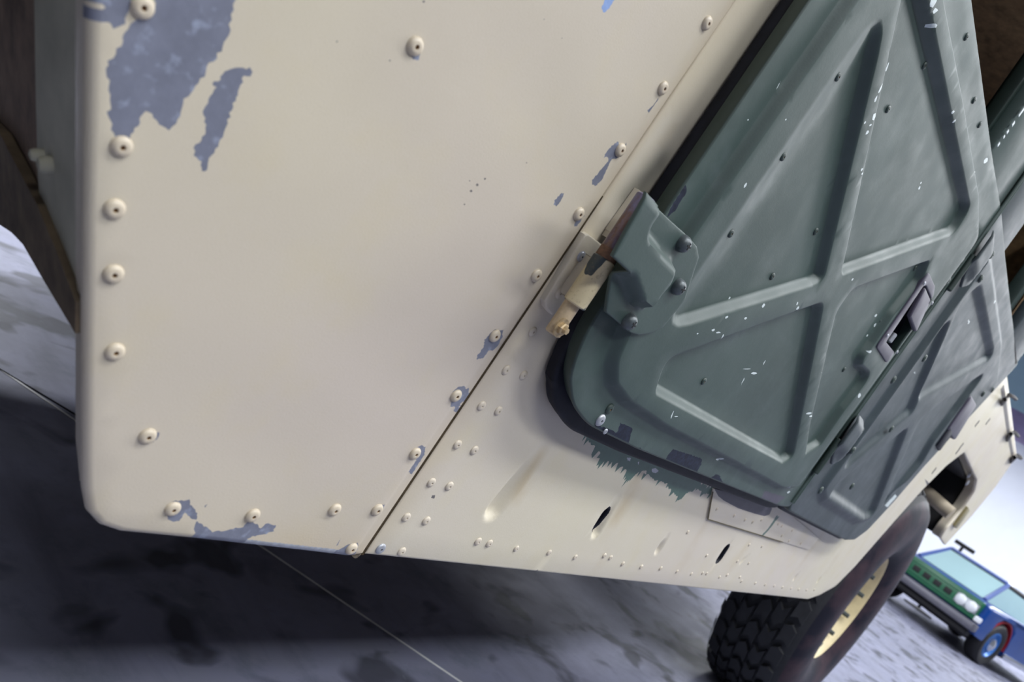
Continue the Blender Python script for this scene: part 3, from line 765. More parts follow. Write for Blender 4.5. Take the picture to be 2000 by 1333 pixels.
# hinge ---------------------------------------------------------------------
YH = YR - .004
def Lv(pts): return [tuple(P((p[0], p[1]), p[2])[[0, 2]]) for p in pts]
YT = YH - .012
YL = YT
leaf = Lv([(1266, 378, YL), (1276, 387, YL), (1297, 411, YT + .004), (1318, 435, YH - .004), (1346, 463, YH), (1362, 482, YH), (1366, 503, YH), (1352, 545, YH), (1338, 588, YH), (1296, 640, YH), (1272, 652, YH), (1248, 656, YH), (1232, 651, YH), (1184, 611, YH), (1188, 580, YH), (1203, 545, YH - .004), (1214, 523, YH - .004), (1197, 502, YL), (1222, 456, YL)])
bul = fillet(L([(1225, 352), (1264, 362), (1298, 408), (1266, 452), (1304, 497), (1325, 518), (1313, 552), (1268, 612), (1244, 598), (1226, 548), (1196, 528), (1160, 494)], YH - .008), .007, 4)
LX = P((1232, 440), YL)[0]
leaf_y = lambda p: np.full(len(p), YH) - .012 * ramp(p, bul, .009, .002)
hinge = panel('door_hinge', leaf, leaf_y, [GREEN], front_door, thick=.003, rnd=.0012, step=.004, fine=lambda g: np.ones(len(g), bool), fine_step=.0028)
for px in [(1337, 478), (1327, 562), (1231, 630)]:
    y = YH
    for _ in range(3): q = P(px, y - .003); y = float(leaf_y(np.array([[q[0], q[2]]]))[0])
    o = link(bpy.data.objects.new('screw', ME_SCREW), front_door); o.location = (q[0], y, q[2]); o.scale = (.0074, .0085, .0074); o.rotation_euler = (0, random.random() * 3, 0)
HY = -.027
HX = P((1153, 548), HY)[0]
def hz(px): return P(px, HY)[2]
zA = P((1258, 378), HY)[2]; zB = hz((1187, 501)); zC = hz((1119, 594)); zD = hz((1082, 656))
bm = bmesh.new(); add_cyl(bm, (HX, HY, zB + .0005), (HX, HY, zA), .0082, 28, .0012); obj('hinge_knuckle', bm, BLUED, front_door)['label'] = 'bare heat-blued upper hinge knuckle'
bm = bmesh.new(); add_cyl(bm, (HX, HY, zB - .006), (HX, HY, zB + .006), .0085, 24, .0008); obj('hinge_pin', bm, RUST, front_door)
kn_mat, nt, b = newmat('chipped_cream_paint'); co = objco(nt)
f = noise(nt, 55, 3, .45, objco(nt, (1, 1, .62)))
c = mixc(nt, rng(nt, f, .535, .545), (0.60, 0.51, 0.32), (0.040, 0.055, 0.062)); c = mixc(nt, rng(nt, noise(nt, 300, 3, .6, co), .3, .45, .35, 0), c, (.2, .13, .07))
nt.links.new(c, b.inputs['Base Color']); b.inputs['Roughness'].default_value = .42
bm = bmesh.new(); add_cyl(bm, (HX, HY, zC), (HX, HY, zB - .003), .0094, 32, .0010); obj('lower_knuckle', bm, kn_mat, body_side)['label'] = 'cream lower hinge knuckle with chipped paint'
# pin below the knuckle, with its nut
bm = bmesh.new(); add_cyl(bm, (HX + .0005, HY + .002, zD), (HX + .0005, HY + .002, zC + .004), .0066, 20, .0012); pinb = obj('pin_block', bm, simple('stained_cream', (0.50, 0.39, 0.25), .5, 0, .3, 120), body_side)
q = P((1095, 640), HY - .004)
bm = bmesh.new(); washer(bm, (q[0], q[1] + .0005, q[2]), .0078, .0016); add_lathe(bm, (q[0], q[1] - .001, q[2]), (0, -1, 0), [(.0052, 0), (.0052, .0025), (.0042, .0034), (.0030, .0034), (.0027, .0060), (0, .0064)], 6, None)
bmesh.ops.recalc_face_normals(bm, faces=bm.faces[:]); obj('nut', bm, [simple('brassy_nut', (0.40, 0.30, 0.17), .4, .4, .35, 300)], body_side, 25)
# bracket on the body
br = L([(1142, 459), (1150, 458), (1177, 479), (1172, 492), (1086, 612), (1078, 616), (1066, 602), (1064, 588)], -.003)
panel('hinge_bracket', br, lambda p: np.full(len(p), -.0035), [TAN_BODY], body_side, thick=.006, rnd=.0016, step=.004, grid=.01)
bm = bmesh.new(); add_box(bm, (HX + .0065, HY + .004, zC + .002), (HX + .009, -.001, zB - .006), .002); obj('bracket_ear', bm, TAN_BODY, body_side)
put(ME_RIVZ, 'rivet', (1135, 501), -.0035, .0046, body_side)
put(ME_RIV2, 'rivet', (1092, 573), -.0035, .0046, body_side)
# curb of the body behind the upper knuckle
lip = L([(1250, 372), (1258, 378), (1196, 470), (1186, 462)], -.004)
panel('hinge_rest', lip, lambda p: np.full(len(p), -.006), [TAN_BODY], body_side, thick=.008, rnd=.003, step=.004, grid=.01)

# door handle ----------------------------------------------------------------
hd = panel('door_handle', fillet(L(hand, YR - .002), .008, 4), lambda p: np.full(len(p), YR - .002), [MAUVE], front_door, holes=[fillet(L(pocket, YR), .006, 4)], thick=.006, rnd=.0015, step=.008, grid=.02)
pk = np.array(L(pocket, YR)); lo, hi = pk.min(0), pk.max(0)
bm = bmesh.new(); add_box(bm, (lo[0] - .004, YR + .03, lo[1] - .004), (hi[0] + .004, YR + .034, hi[1] + .004))
for a, b in (((lo[0] - .004, YR + .004, lo[1] - .004), (lo[0] - .001, YR + .031, hi[1] + .004)), ((hi[0] + .001, YR + .004, lo[1] - .004), (hi[0] + .004, YR + .031, hi[1] + .004)),
             ((lo[0], YR + .004, lo[1] - .004), (hi[0], YR + .031, lo[1] - .001)), ((lo[0], YR + .004, hi[1] + .001), (hi[0], YR + .031, hi[1] + .004))): add_box(bm, a, b)
obj('handle_pocket', bm, [RUBBER], front_door, smooth=False)
pad = L(Zm(1680, 520, 6.06, [(548, 580), (762, 250), (828, 402), (618, 772)]), YR)
pc = np.array(pad).mean(0)
panel('handle_paddle', fillet(pad, .004, 3), lambda p: YR - .004 + (p[:, 1] - pc[1]) * .10, [MAUVE], front_door, thick=.006, rnd=.0025, step=.006, grid=.02)
qa = P((1735, 668), YR + .006); qb = P((1747, 652), YR + .006)
bm = bmesh.new(); add_cyl(bm, qa, qb, .0045, 14, .001); obj('handle_pin', bm, ZINC, front_door)
for px in Zm(1680, 520, 6.06, [(322, 825), (436, 1018), (760, 205), (850, 438)]):
    put(ME_RIVZ, 'rivet', px, YR - .003, .0030, front_door)
# window frame above the door -------------------------------------------------
def post(name, xz0, xz1, y0, y1, mt, parent, bev=.004):
    bm = bmesh.new(); add_box(bm, (xz0[0], y0, xz0[1]), (xz1[0], y1, xz1[1]), bev); return obj(name, bm, mt, parent)
xw = P((1938, 296), YF)[0]
PX0 = P((1938, 297), YF)[0]
post('window_post', (PX0, 1.12), (FD_X1, 1.84), YF + .003, .0, GREEN, front_door, .006)
post('window_post', (.078, 1.235), (.125, 1.84), YF, -.006, GREEN, front_door, .006)
post('window_rail', (.078, 1.80), (FD_X1, 1.85), YF, -.006, GREEN, front_door, .006)
ca, cb = P((1927, 238), .03)[0], P((1932, 262), .03)[0]
post('window_channel', (ca, 1.20), (cb, 1.80), .030, .045, GREEN_K, front_door, .003)
post('window_channel', (PX0 - .014, 1.20), (PX0 + .02, 1.80), -.012, .006, GREEN_K, front_door, .003)
post('sill_channel', (.08, 1.20), (.80, 1.232), -.012, .03, GREEN_K, front_door, .003)
rp = random.Random(3)
bm = bmesh.new()
for k in range(16):
    z = 1.26 + k * .011 + rp.uniform(0, .006); r = rp.uniform(.0012, .003)
    add_box(bm, (PX0 - .0004, YF + .0004, z), (PX0 + .0035 + r, YF - .0006, z + rp.uniform(.003, .009)))
obj('paint_chips', bm, CHIPW, front_door, smooth=False)['kind'] = 'stuff'

for xa, mt in ((.8395, GREEN), (.8300, GREEN)):
    bm = bmesh.new(); add_tube(bm, [(xa, YF - .0005, .70), (xa, YF - .0005, 1.0), (xa, YF - .0005, 1.30), (xa, YF + .001, 1.80)], .0030, 10); obj('edge_bead', bm, mt, front_door)
bm = bmesh.new(); add_box(bm, (.832, YF - .0015, .70), (.8375, YF + .004, 1.80)); obj('edge_groove', bm, RUBBER, front_door)

# ------------------------------------------------------------------ rear door
YQ = -.026; YQR = YQ - .008
rd_x0 = .852
rd = [(rd_x0, 1.270), (rd_x0, .684), (1.14, .681), (1.395, .679), (1.475, .688), (1.535, .722), (1.593, .809), (1.645, .923), (1.72, 1.039), (1.799, 1.161), (1.865, 1.263), (1.885, 1.300), (1.56, 1.289), (1.27, 1.279), (1.06, 1.273)]
rd = fillet(rd, [.01, .03, 0, .05, .05, .05, .05, .05, .05, .05, .03, .01, .03, .05, .05], 4)
Rr = fillet([(.93, 1.235), (.93, .735), (1.0, .718), (1.36, .715), (1.45, .735), (1.545, .86), (1.72, 1.13), (1.77, 1.215), (1.50, 1.245)], .03, 4)
LQ = lambda p: L(p, YQR)
q1 = LQ([(1862, 612), (1782, 806), (1770, 815), (1640, 925)])
q4 = LQ([(1772, 838), (1707, 1004), (1692, 1012), (1624, 966), (1640, 945)])
q2 = LQ([(1796, 780), (1935, 700), (1938, 684), (1913, 560), (1880, 590)])
q3 = LQ([(1797, 822), (1926, 727), (1825, 862), (1800, 905), (1722, 1000)])
RT = [(fillet(q, .02, 4), 1.0) for q in (q1, q4, q2, q3)]
rd_y = lambda p: door_y(p, YQ, Rr, RT, .008, .0095, .020)
def near_rd(g):
    k = np.abs(sdf(g, Rr)) < .026
    for T, _ in RT: k |= np.abs(sdf(g, T)) < .018
    return k
rpatch = [(jag(L(q, YQ - .003), .002, .006, 300 + i), 2) for i, q in enumerate([[(1730, 990), (1736, 993), (1754, 972), (1750, 968)], [(1896, 627), (1899, 630), (1896, 636)], [(1938, 583), (1941, 586), (1937, 590)], [(1790, 730), (1793, 732), (1790, 735)]])]
rear_door = panel('rear_door', rd, rd_y, [GREEN_R, PRIMER, CHIPW, GREEN_D], truck, rpatch, thick=.012, rnd=.004, step=.02, grid=.025, rows=edge_rows(Rr, [q[0] for q in RT], .020, .010), rim_mi=3)
rear_door['label'] = 'rear door cut away along the wheel arch'
panel('door_seal', offset_poly(densify(rd, .02), .006), lambda p: np.full(len(p), YQ + .012), RUBBER, rear_door, thick=.013, rnd=.004, step=.02)
for px in [(1890, 487), (1878, 505), (1850, 548), (1681, 842), (1665, 880), (1936, 498), (1915, 545), (1602, 958), (1663, 950), (1744, 742), (1805, 700), (1740, 838), (1938, 762), (1920, 770)]:
    put(ME_RIVG, 'bolt', px, YQR - .001, .0075, rear_door if px[0] > 1600 and px != (1850, 548) else rear_door)
def small_hinge(pxc, s=1.0):
    c = P(pxc, YQR); x, z = c[0], c[2]
    hp = fillet([(x - .045, z + .045), (x - .045, z - .015), (x + .01, z - .045), (x + .045, z - .025), (x + .045, z + .025), (x + .01, z + .045)], .012, 3)
    bl = [(x - .06, z + .05), (x - .06, z - .02), (x + .03, z - .03), (x + .03, z + .04)]
    h = panel('rear_hinge', hp, lambda p: np.full(len(p), YQR - .003) - .008 * ramp(p, bl, .02, .004), [GREEN_R], rear_door, thick=.004, rnd=.002, step=.01, fine=lambda g: np.ones(len(g), bool), fine_step=.007)
    bm = bmesh.new(); add_cyl(bm, (x - .040, YQR - .001, z - .070), (x - .040, YQR - .001, z - .004), .0055, 14, .001); obj('hinge_knuckle', bm, GREEN_D, rear_door)
small_hinge((1650, 862)); small_hinge((1905, 512))
# rear handle
hp = LQ([(1848, 840), (1895, 772), (1905, 790), (1862, 860)]); pcn = np.array(hp).mean(0)
panel('door_handle', fillet(hp, .01, 3), lambda p: np.full(len(p), YQR - .004), [MAUVE], rear_door, thick=.01, rnd=.004, step=.02)
bm = bmesh.new(); qh = P((1858, 838), YQR - .002); add_box(bm, (qh[0] - .03, YQR - .0045, qh[2] - .055), (qh[0] + .04, YQR + .004, qh[2] + .0), .004); obj('handle_pocket', bm, RUBBER, rear_door)
post('window_post', (rd_x0, 1.12), (1.052, 1.84), YQ + .003, .004, GREEN_R, rear_door, .006)
post('window_post', (1.56, 1.28), (1.86, 1.84), YQ, -.002, GREEN_R, rear_door, .006)
post('window_rail', (rd_x0, 1.80), (1.86, 1.85), YQ, -.002, GREEN_R, rear_door, .006)
post('window_channel', (1.50, 1.26), (1.545, 1.80), .0, .03, GREEN_D, rear_door, .004)
post('window_channel', (1.02, 1.26), (1.05, 1.80), .01, .04, GREEN_D, rear_door, .004)

# ------------------------------------------------------------------ hood, cab, bed and underside
def tbox(name, lo, hi, mt, bev=.01, parent=truck):
    bm = bmesh.new(); add_box(bm, lo, hi, bev); return obj(name, bm, mt, parent)
tbox('hood', (-1.55, .004, 1.13), (-.005, 2.12, 1.20), TAN, .03)
tbox('engine_bay_blocker', (-1.45, .42, .64), (-.06, 1.70, 1.12), DARK, .02)  # unseen block added to keep light off the floor below
tbox('windshield_frame', (-.02, .06, 1.18), (.05, 2.06, 1.80), TAN_BODY, .015)
tbox('cab_floor', (.03, .06, .512), (1.58, 2.06, .56), MUD2, .01)
tbox('firewall', (-.02, .05, .56), (.02, 2.07, 1.18), MUD2, .005)
tbox('bed_wall', (1.84, .05, 1.08), (3.45, .09, 1.28), TAN_BODY, .01)
tbox('bed_floor', (1.84, .05, 1.09), (3.40, 2.07, 1.13), MUD2, .01)
tbox('far_side', (-.35, 2.08, .50), (1.55, 2.12, 1.25), TAN_BODY, .01)
tbox('far_quarter', (1.84, 2.08, 1.0), (3.45, 2.12, 1.29), TAN_BODY, .01)
tbox('roof', (.0, .0, 1.84), (2.1, 2.12, 1.90), BROWN, .02)
tbox('cab_back', (1.86, .05, .56), (1.90, 2.07, 1.84), BROWN, .01)
tbox('far_cab_wall', (.05, 2.02, 1.2), (1.86, 2.06, 1.84), BROWN, .01)
for y in (.52, 1.52): tbox('frame_rail', (1.0, y, .42), (3.35, y + .10, .55), MUD2, .01)
tbox('rear_bumper', (3.36, .25, .60), (3.46, 1.87, .78), MUD2, .01)
# inner wheel arch
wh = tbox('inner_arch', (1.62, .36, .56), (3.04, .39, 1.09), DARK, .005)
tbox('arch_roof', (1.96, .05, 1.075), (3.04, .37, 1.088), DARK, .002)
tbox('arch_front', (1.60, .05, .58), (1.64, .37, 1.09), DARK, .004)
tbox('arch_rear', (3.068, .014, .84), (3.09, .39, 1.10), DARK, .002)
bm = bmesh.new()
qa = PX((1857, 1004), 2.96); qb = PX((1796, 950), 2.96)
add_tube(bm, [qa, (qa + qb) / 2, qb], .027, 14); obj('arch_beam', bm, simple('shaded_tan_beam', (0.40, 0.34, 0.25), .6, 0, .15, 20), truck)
for i, px in enumerate([(1889, 943), (1892, 928)]):
    put(ME_RIVZ, 'bolt', (px[0], px[1]), .02, .012, body_side)
# seat and clutter seen through the window opening
sa = P((1917, 101), .50); sb = P((1986, 112), .50)
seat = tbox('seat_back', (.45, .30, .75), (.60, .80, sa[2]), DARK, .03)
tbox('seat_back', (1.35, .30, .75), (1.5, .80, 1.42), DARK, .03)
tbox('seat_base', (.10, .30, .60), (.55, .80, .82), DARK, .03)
q = P((1925, 142), .6); tbox('map_case', (q[0] - .03, .6, q[2] - .05), (q[0] + .06, .64, q[2] + .03), simple('dusty_case', (.14, .12, .10), .7), .01)
# tie-down hooks along the cargo rail
def hook(pxs, r):
    bm = bmesh.new(); add_tube(bm, [P(p, -.012 if i else .004) for i, p in enumerate(pxs)], r, 8); return obj('tie_down', bm, simple('dark_strap', (.035, .03, .028), .6), body_side)
hook([(1956, 790), (1962, 781), (1971, 772), (1980, 776), (1984, 780)], .006)
hook([(1966, 860), (1974, 848), (1982, 845), (1988, 852)], .007)
hook([(1973, 902), (1981, 894), (1988, 891), (1994, 895)], .009)
strip2('rail_groove', [(1958, 757), (1964, 800), (1972, 860), (1978, 890)], .0018, .015, SPECK, body_side, .0008)
for px in [(1909, 828), (1930, 824), (1878, 872), (1825, 920), (1871, 882)]:
    strip2('vent_slit', [(px[0] - 4, px[1] + 5), (px[0] + 4, px[1] - 5)], .0016, .012, SPECK, body_side, .0008)
bm = bmesh.new(); q = P((1880, 1010), -.004); add_box(bm, (q[0] - .06, -.008, q[2] - .05), (q[0] + .05, .004, q[2] + .04), .004); obj('side_marker', bm, simple('olive_marker', (.20, .17, .08), .5, 0, .3, 20), body_side)

# ------------------------------------------------------------------ wheels
def make_wheel(x, y_out, y_in, zc=.463, R=.465, side=-1, detail=True, name='rear'):
    """side -1: outer face towards -y."""
    yc = (y_out + y_in) / 2; hw = abs(y_in - y_out) / 2
    prof = [(.205, -hw * .60), (.215, -hw * .74), (.25, -hw * .92), (.31, -hw * 1.0), (.365, -hw * 1.0), (.41, -hw * .92), (.436, -hw * .78), (.449, -hw * .60), (.452, -hw * .3), (.452, hw * .5), (.4495, hw * .84), (.43, hw * .93), (.405, hw * .98), (.35, hw * 1.03), (.29, hw), (.235, hw * .9), (.205, hw * .8)]
    bm = bmesh.new(); ax = (0, side * -1.0, 0)     # h runs outward(-hw) to inward
    add_lathe(bm, (0, 0, 0), ax, prof, 72, [1, 1, 1, 1, 1, 1, 0, 0, 0, 0, 0, 1, 1, 1, 1, 1])
    bmesh.ops.recalc_face_normals(bm, faces=bm.faces[:])
    if detail:
        u, v, d = axis_frame(ax); rt = random.Random(2)
        rows = [(-.66, -.40, .0, .25), (-.34, -.08, .5, -.35), (-.03, .24, .2, .35), (.29, .54, .7, -.35), (.59, .88, .3, .25)]
        NB = 34
        for (h0, h1, ph, sk) in rows:
            for k in range(NB):
                t0 = 2 * math.pi * (k + ph) / NB; dt = 2 * math.pi / NB * .74; vs = []
                for rr in (.446, .4645):
                    e = 0.0 if rr < .46 else .004
                    for (hh, tt) in ((h0, 0), (h0 * .5 + h1 * .5, .0), (h1, 0), (h1, 1), (h0 * .5 + h1 * .5, 1.0), (h0, 1)):
                        f = (hh - h0) / (h1 - h0)
                        zig = sk * dt * (0.5 - abs(f - .5) * 2 + .3 * f)
                        th = t0 + dt * tt + zig + (e / .47 if tt == 0 else -e / .47); h = hh * hw * (1 if rr < .46 else .985)
                        r_ = rr - (.012 if (hh > .8 or hh < -.6) else 0)
                        vs.append(bm.verts.new(d * h + u * r_ * math.cos(th) + v * r_ * math.sin(th)))
                bm.faces.new(vs[6:])
                for i in range(6): bm.faces.new([vs[i], vs[(i + 1) % 6], vs[6 + (i + 1) % 6], vs[6 + i]])
        # shoulder lugs
        for sgn in (1,):
            for k in range(NB):
                t0 = 2 * math.pi * (k + .3) / NB; dt = 2 * math.pi / NB * .5; vs = []
                for (r_, hh) in ((.455, .86), (.431, .955), (.416, .985)):
                    for tt in (0, 1): vs.append(bm.verts.new(d * (sgn * hw * (hh + .012)) + u * r_ * math.cos(t0 + dt * tt) + v * r_ * math.sin(t0 + dt * tt)))
                for a in (0, 2): bm.faces.new([vs[a], vs[a + 1], vs[a + 3], vs[a + 2]])
        bmesh.ops.recalc_face_normals(bm, faces=bm.faces[:])
    t = obj('wheel_tire', bm, [TYRE, SIDEW], truck, 35)
    t.location = (x, yc, zc)
    bm = bmesh.new()
    rp_ = [(.206, -hw * .62), (.214, -hw * .74), (.207, -hw * .78), (.197, -hw * .70), (.192, -hw * .50), (.182, -hw * .42), (.13, -hw * .38), (.10, -hw * .42), (.06, -hw * .46), (0, -hw * .46)]
    add_lathe(bm, (0, 0, 0), ax, rp_, 48); add_lathe(bm, (0, 0, 0), ax, [(.0, hw * .2), (.2, hw * .2), (.222, hw * .86)], 48)
    bmesh.ops.recalc_face_normals(bm, faces=bm.faces[:])
    obj('wheel_rim', bm, simple('yellow_tan_rim', (0.62, 0.52, 0.30), .5, 0, .08, 30), t)
    u, v, d = axis_frame(ax)
    for k in range(12):
        a = 2 * math.pi * (k + .5) / 12; b0 = d * (-hw * .41) + u * .170 * math.cos(a) + v * .170 * math.sin(a)
        bm = bmesh.new(); add_lathe(bm, b0, -Vector(ax), [(.013, 0), (.013, .012), (.009, .014), (.008, .040), (0, .040)], 8); bmesh.ops.recalc_face_normals(bm, faces=bm.faces[:]); obj('lug_nut', bm, STEEL, t, 25)
    bm = bmesh.new(); add_lathe(bm, d * (-hw * .46), -Vector(ax), [(.06, 0), (.06, .01), (.045, .02), (0, .02)], 20); bmesh.ops.recalc_face_normals(bm, faces=bm.faces[:]); obj('hub', bm, STEEL, t)
    return t
make_wheel(2.488, .005, .289)
make_wheel(2.40, 2.18, 1.86, side=1, detail=False)
make_wheel(-.92, 2.18, 1.86, side=1, detail=False)
make_wheel(-.95, -.03, .28, detail=False)

# ------------------------------------------------------------------ the blue car in the background
CARB = simple('blue_car_paint', (0.004, 0.050, 0.25), .35, 0, .08, 3, spec=.3, coat=.15)
CARB2 = simple('pale_blue_car_roof', (0.10, 0.16, 0.42), .35, 0, .05, 3, coat=.4)
CARG = simple('green_grille_paint', (0.012, 0.12, 0.055), .35, 0, .1, 5)
CHROME = simple('chrome', (0.62, 0.65, 0.70), .18, .9, .05, 10)
GREYB = simple('grey_bumper', (0.13, 0.13, 0.16), .4, .3, .1, 10)
BLACK = simple('black_plastic', (.008, .008, .010), .6)
REDL = simple('red_wheel_liner', (0.30, 0.01, 0.02), .6)
TEALG = simple('car_glass_reflection', (0.42, 0.62, 0.66), .12, 0, .04, 2)  # opaque teal stands in for the bright hall mirrored in the panes
LENSM = simple('headlamp_lens', (0.80, 0.83, 0.88), .12, 0, .03, 4)
W0 = PG((1897, 1290))
yaw_f = math.radians(160)            # heading of the nose
Fv = np.array([math.cos(yaw_f), math.sin(yaw_f)]); Lv = np.array([-Fv[1], Fv[0]])
TR, AX = .76, 1.38
CS = .86
cc = W0[:2] - (Fv * AX + Lv * TR) * CS
car = thing('classic_car', 'blue classic car with a green grille front parked on the bright floor behind the truck', 'car', (cc[0], cc[1], 0), yaw_f); car.scale = (CS, CS, CS)
HB = .80; RO = 1.17; WR = .335
def arch(c, r, n=12): return [(c + r * math.cos(math.pi * k / n), WR + r * math.sin(math.pi * k / n)) for k in range(n + 1)]
prof = [(2.08, .34), (2.14, .50), (2.12, HB - .03), (2.0, HB), (.75, HB + .03), (-1.6, HB + .03), (-2.35, HB - .02), (-2.42, .55), (-2.35, .36), (-1.78, .30)]
prof += [(q[0], q[1]) for q in arch(-1.36, .40)][::-1] + [(-.9, .26), (.92, .26)] + [(q[0], q[1]) for q in arch(AX, .40)][::-1] + [(1.82, .32)]
bm = bmesh.new()
add_prism(bm, prof, lambda q: (q[0], -.88, q[1]), (0, 1.76, 0)); bmesh.ops.recalc_face_normals(bm, faces=bm.faces[:])
es = [e for e in bm.edges if abs(abs(e.verts[0].co.y) - .88) < 1e-4 and abs(e.verts[0].co.y - e.verts[1].co.y) < 1e-4 and min(e.verts[0].co.z, e.verts[1].co.z) > .45]
bmesh.ops.bevel(bm, geom=es, offset=.07, segments=4, profile=.5, affect='EDGES')
bmesh.ops.triangulate(bm, faces=[f for f in bm.faces if len(f.verts) > 4])
obj('car_body', bm, CARB, car, 30)
def cbox(name, lo, hi, mt, bev=.01):
    bm = bmesh.new(); add_box(bm, lo, hi, bev); return obj(name, bm, mt, car)
gr = cbox('grille', (2.10, -.80, .50), (2.20, .80, HB - .02), CARG, .02)
for k in range(5):
    bm = bmesh.new(); add_box(bm, (2.185, -.40 + k * .17, .595), (2.206, -.29 + k * .17, .675), .004); obj('grille_slot', bm, BLACK, gr)
for z in (.56, .71):
    bm = bmesh.new(); add_box(bm, (2.19, -.78, z), (2.208, .78, z + .018), .004); obj('grille_bar', bm, CARG, gr)
for s_ in (-1, 1):
    bz = cbox('headlight_bezel', (2.15, s_ * .62 - .17, .56), (2.212, s_ * .62 + .17, .72), simple('bezel_grey', (.30, .33, .36), .35, .4), .02)
    for v_ in (.54, .70):
        bm = bmesh.new(); add_lathe(bm, (2.205, s_ * v_, .64), (1, 0, 0), [(.078, 0), (.078, .012), (.06, .03), (.03, .042), (0, .045)], 20); bmesh.ops.recalc_face_normals(bm, faces=bm.faces[:]); obj('headlight', bm, LENSM, bz)
    cbox('turn_signal', (2.13, s_ * .84 - .045, .50), (2.20, s_ * .84 + .045, .58), LENSM, .015)
cbox('front_bumper', (2.12, -.90, .36), (2.30, .90, .48), GREYB, .03)
cbox('lower_valance', (2.00, -.80, .26), (2.14, .80, .36), BLACK, .02)
cbox('rocker_trim', (-.90, .86, .25), (.95, .90, .33), CHROME, .01)
cbox('underbody', (-1.9, -.70, .22), (1.9, .70, .42), BLACK, .02)
# greenhouse
zb_, zt_ = HB + .015, RO
def bar(name, a, b, r, mt):
    bm = bmesh.new(); add_tube(bm, [a, b], r, 8); return obj(name, bm, mt, car)
for s_ in (-1, 1):
    bar('roof_pillar', (1.62, s_ * .54, zb_), (1.12, s_ * .47, zt_), .035, CARB2)
    bar('roof_pillar', (-.30, s_ * .60, zb_), (-.34, s_ * .46, zt_), .030, CARB)
    bar('roof_pillar', (-1.40, s_ * .70, zb_), (-.80, s_ * .55, zt_), .075, CARB)
    bar('roof_rail', (1.12, s_ * .475, zt_), (-.80, s_ * .52, zt_), .035, BLACK)
bar('roof_rail', (1.12, -.47, zt_), (1.12, .47, zt_), .03, BLACK)
bm = bmesh.new(); add_box(bm, (-.85, -.48, zt_ - .01), (1.15, .48, zt_ + .045), .03, seg=3); obj('roof', bm, CARB2, car)
def pane(name, pts, parent=car):
    bm = bmesh.new(); A = [Vector(p) for p in pts]; n = (A[1] - A[0]).cross(A[2] - A[0]).normalized() * .008
    a = [bm.verts.new(p) for p in A]; b = [bm.verts.new(p + n) for p in A]; bm.faces.new(a); bm.faces.new(b[::-1]); k = len(a)
    for i in range(k): bm.faces.new([a[i], b[i], b[(i + 1) % k], a[(i + 1) % k]])
    bmesh.ops.recalc_face_normals(bm, faces=bm.faces[:]); return obj(name, bm, TEALG, parent)
pane('windshield', [(1.60, -.53, zb_), (1.60, .53, zb_), (1.12, .46, zt_), (1.12, -.46, zt_)])
pane('rear_window', [(-1.38, -.68, zb_), (-1.38, .68, zb_), (-.80, .54, zt_), (-.80, -.54, zt_)])
for s_ in (-1, 1):
    pane('side_window', [(1.54, s_ * .545, zb_), (-.30, s_ * .62, zb_), (-.32, s_ * .50, zt_), (1.10, s_ * .48, zt_)])
    pane('side_window', [(-.34, s_ * .60, zb_), (-1.30, s_ * .60, zb_), (-.80, s_ * .47, zt_), (-.36, s_ * .46, zt_)])
cbox('side_mirror', (.62, .84, HB - .02), (.74, 1.02, HB + .07), CHROME, .03)
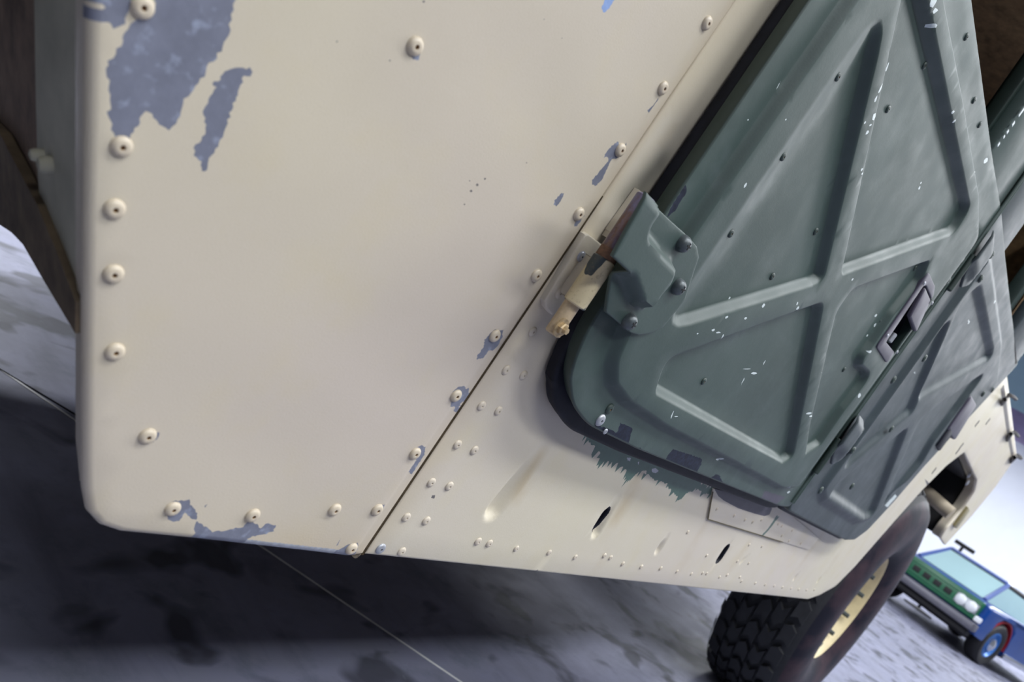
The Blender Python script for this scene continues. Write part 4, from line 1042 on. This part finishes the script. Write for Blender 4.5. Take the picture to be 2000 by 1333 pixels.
for s_ in (-1, 1):
    for u_ in (AX, -1.36):
        bm = bmesh.new(); hw = .11
        add_lathe(bm, (0, 0, 0), (0, s_, 0), [(.19, -hw * .8), (.24, -hw), (.30, -hw), (.33, -hw * .7), (WR, 0), (.33, hw * .7), (.30, hw), (.24, hw), (.19, hw * .8)], 36); bmesh.ops.recalc_face_normals(bm, faces=bm.faces[:])
        t = obj('tire', bm, BLACK, car); t.location = (u_, s_ * (TR), WR)
        bm = bmesh.new(); add_lathe(bm, (0, 0, 0), (0, s_, 0), [(.20, hw * .85), (.185, hw * .9), (.16, hw * .55), (.10, hw * .5), (0, hw * .5)], 30); bmesh.ops.recalc_face_normals(bm, faces=bm.faces[:]); obj('wheel_rim', bm, simple('blue_rim', (.03, .16, .50), .3, .2), t)
        bm = bmesh.new(); add_lathe(bm, (0, 0, 0), (0, s_, 0), [(.10, hw * .5), (.095, hw * .9), (.05, hw * 1.15), (0, hw * 1.2)], 24); bmesh.ops.recalc_face_normals(bm, faces=bm.faces[:]); obj('hub_cap', bm, CHROME, t)
    bm = bmesh.new()
    P0 = [(q[0], q[1]) for q in arch(AX, .398)]; P1 = [(q[0], q[1]) for q in arch(AX, .385)]
    add_prism(bm, P0 + P1[::-1], lambda q: (q[0], s_ * .50 if s_ > 0 else s_ * .87, q[1]), (0, .37, 0)); bmesh.ops.recalc_face_normals(bm, faces=bm.faces[:]); obj('wheel_liner', bm, REDL, car)
    cbox('liner_wall', (AX - .40, s_ * .50 - .01, .30), (AX + .40, s_ * .50 + .01, HB - .06), REDL, .002)

# ------------------------------------------------------------------ T-shaped stand behind the car
XT = W0[0] + 2.2
ta = PX((1867, 1055), XT); tb = PX((1903, 1081), XT); tc = PX((1882, 1067), XT)
st = thing('t_stand', 'black T-shaped stand rising behind the blue car in front of the white wall', 'stand', (tc[0], tc[1], 0))
def sbar(name, a, b, r):
    bm = bmesh.new(); o0 = Vector((tc[0], tc[1], 0)); add_tube(bm, [Vector(a) - o0, Vector(b) - o0], r, 10); return obj(name, bm, BLACK, st)
sbar('post', (tc[0], tc[1], .02), tc, .022); sbar('crossbar', (tc[0], ta[1], tc[2]), (tc[0], tb[1], tc[2]), .032)
bm = bmesh.new(); add_lathe(bm, (0, 0, 0), (0, 0, 1), [(0, 0), (.22, 0), (.22, .02), (.03, .04), (0, .04)], 24); bmesh.ops.recalc_face_normals(bm, faces=bm.faces[:]); obj('base', bm, BLACK, st)

# ------------------------------------------------------------------ banner on the far wall above the truck's cargo rail
XB = X1 - .03
b1 = PX((1955, 690), XB); b2 = PX((2060, 560), XB); b3 = PX((1994, 806), XB); b4 = PX((2003, 872), XB)
ban = thing('wall_banner', 'teal and mauve banner high on the far white wall above the cargo rail', 'banner', (XB, b3[1], b3[2]))
def bpan(name, z0, z1, y0, y1, mt, t=.02):
    bm = bmesh.new(); add_box(bm, (-t, y0 - b3[1], z0 - b3[2]), (0, y1 - b3[1], z1 - b3[2]), .003); return obj(name, bm, mt, ban)
bpan('teal_field', b3[2], min(CEIL - .05, b3[2] + 2.6), b3[1] - 2.6, b3[1] + 1.4, simple('teal_cloth', (0.48, 0.70, 0.74), .7, 0, .06, 2))
bpan('mauve_band', b4[2], b3[2], b3[1] - 2.6, b3[1] + 1.4, simple('mauve_cloth', (0.48, 0.40, 0.60), .7, 0, .15, 3))
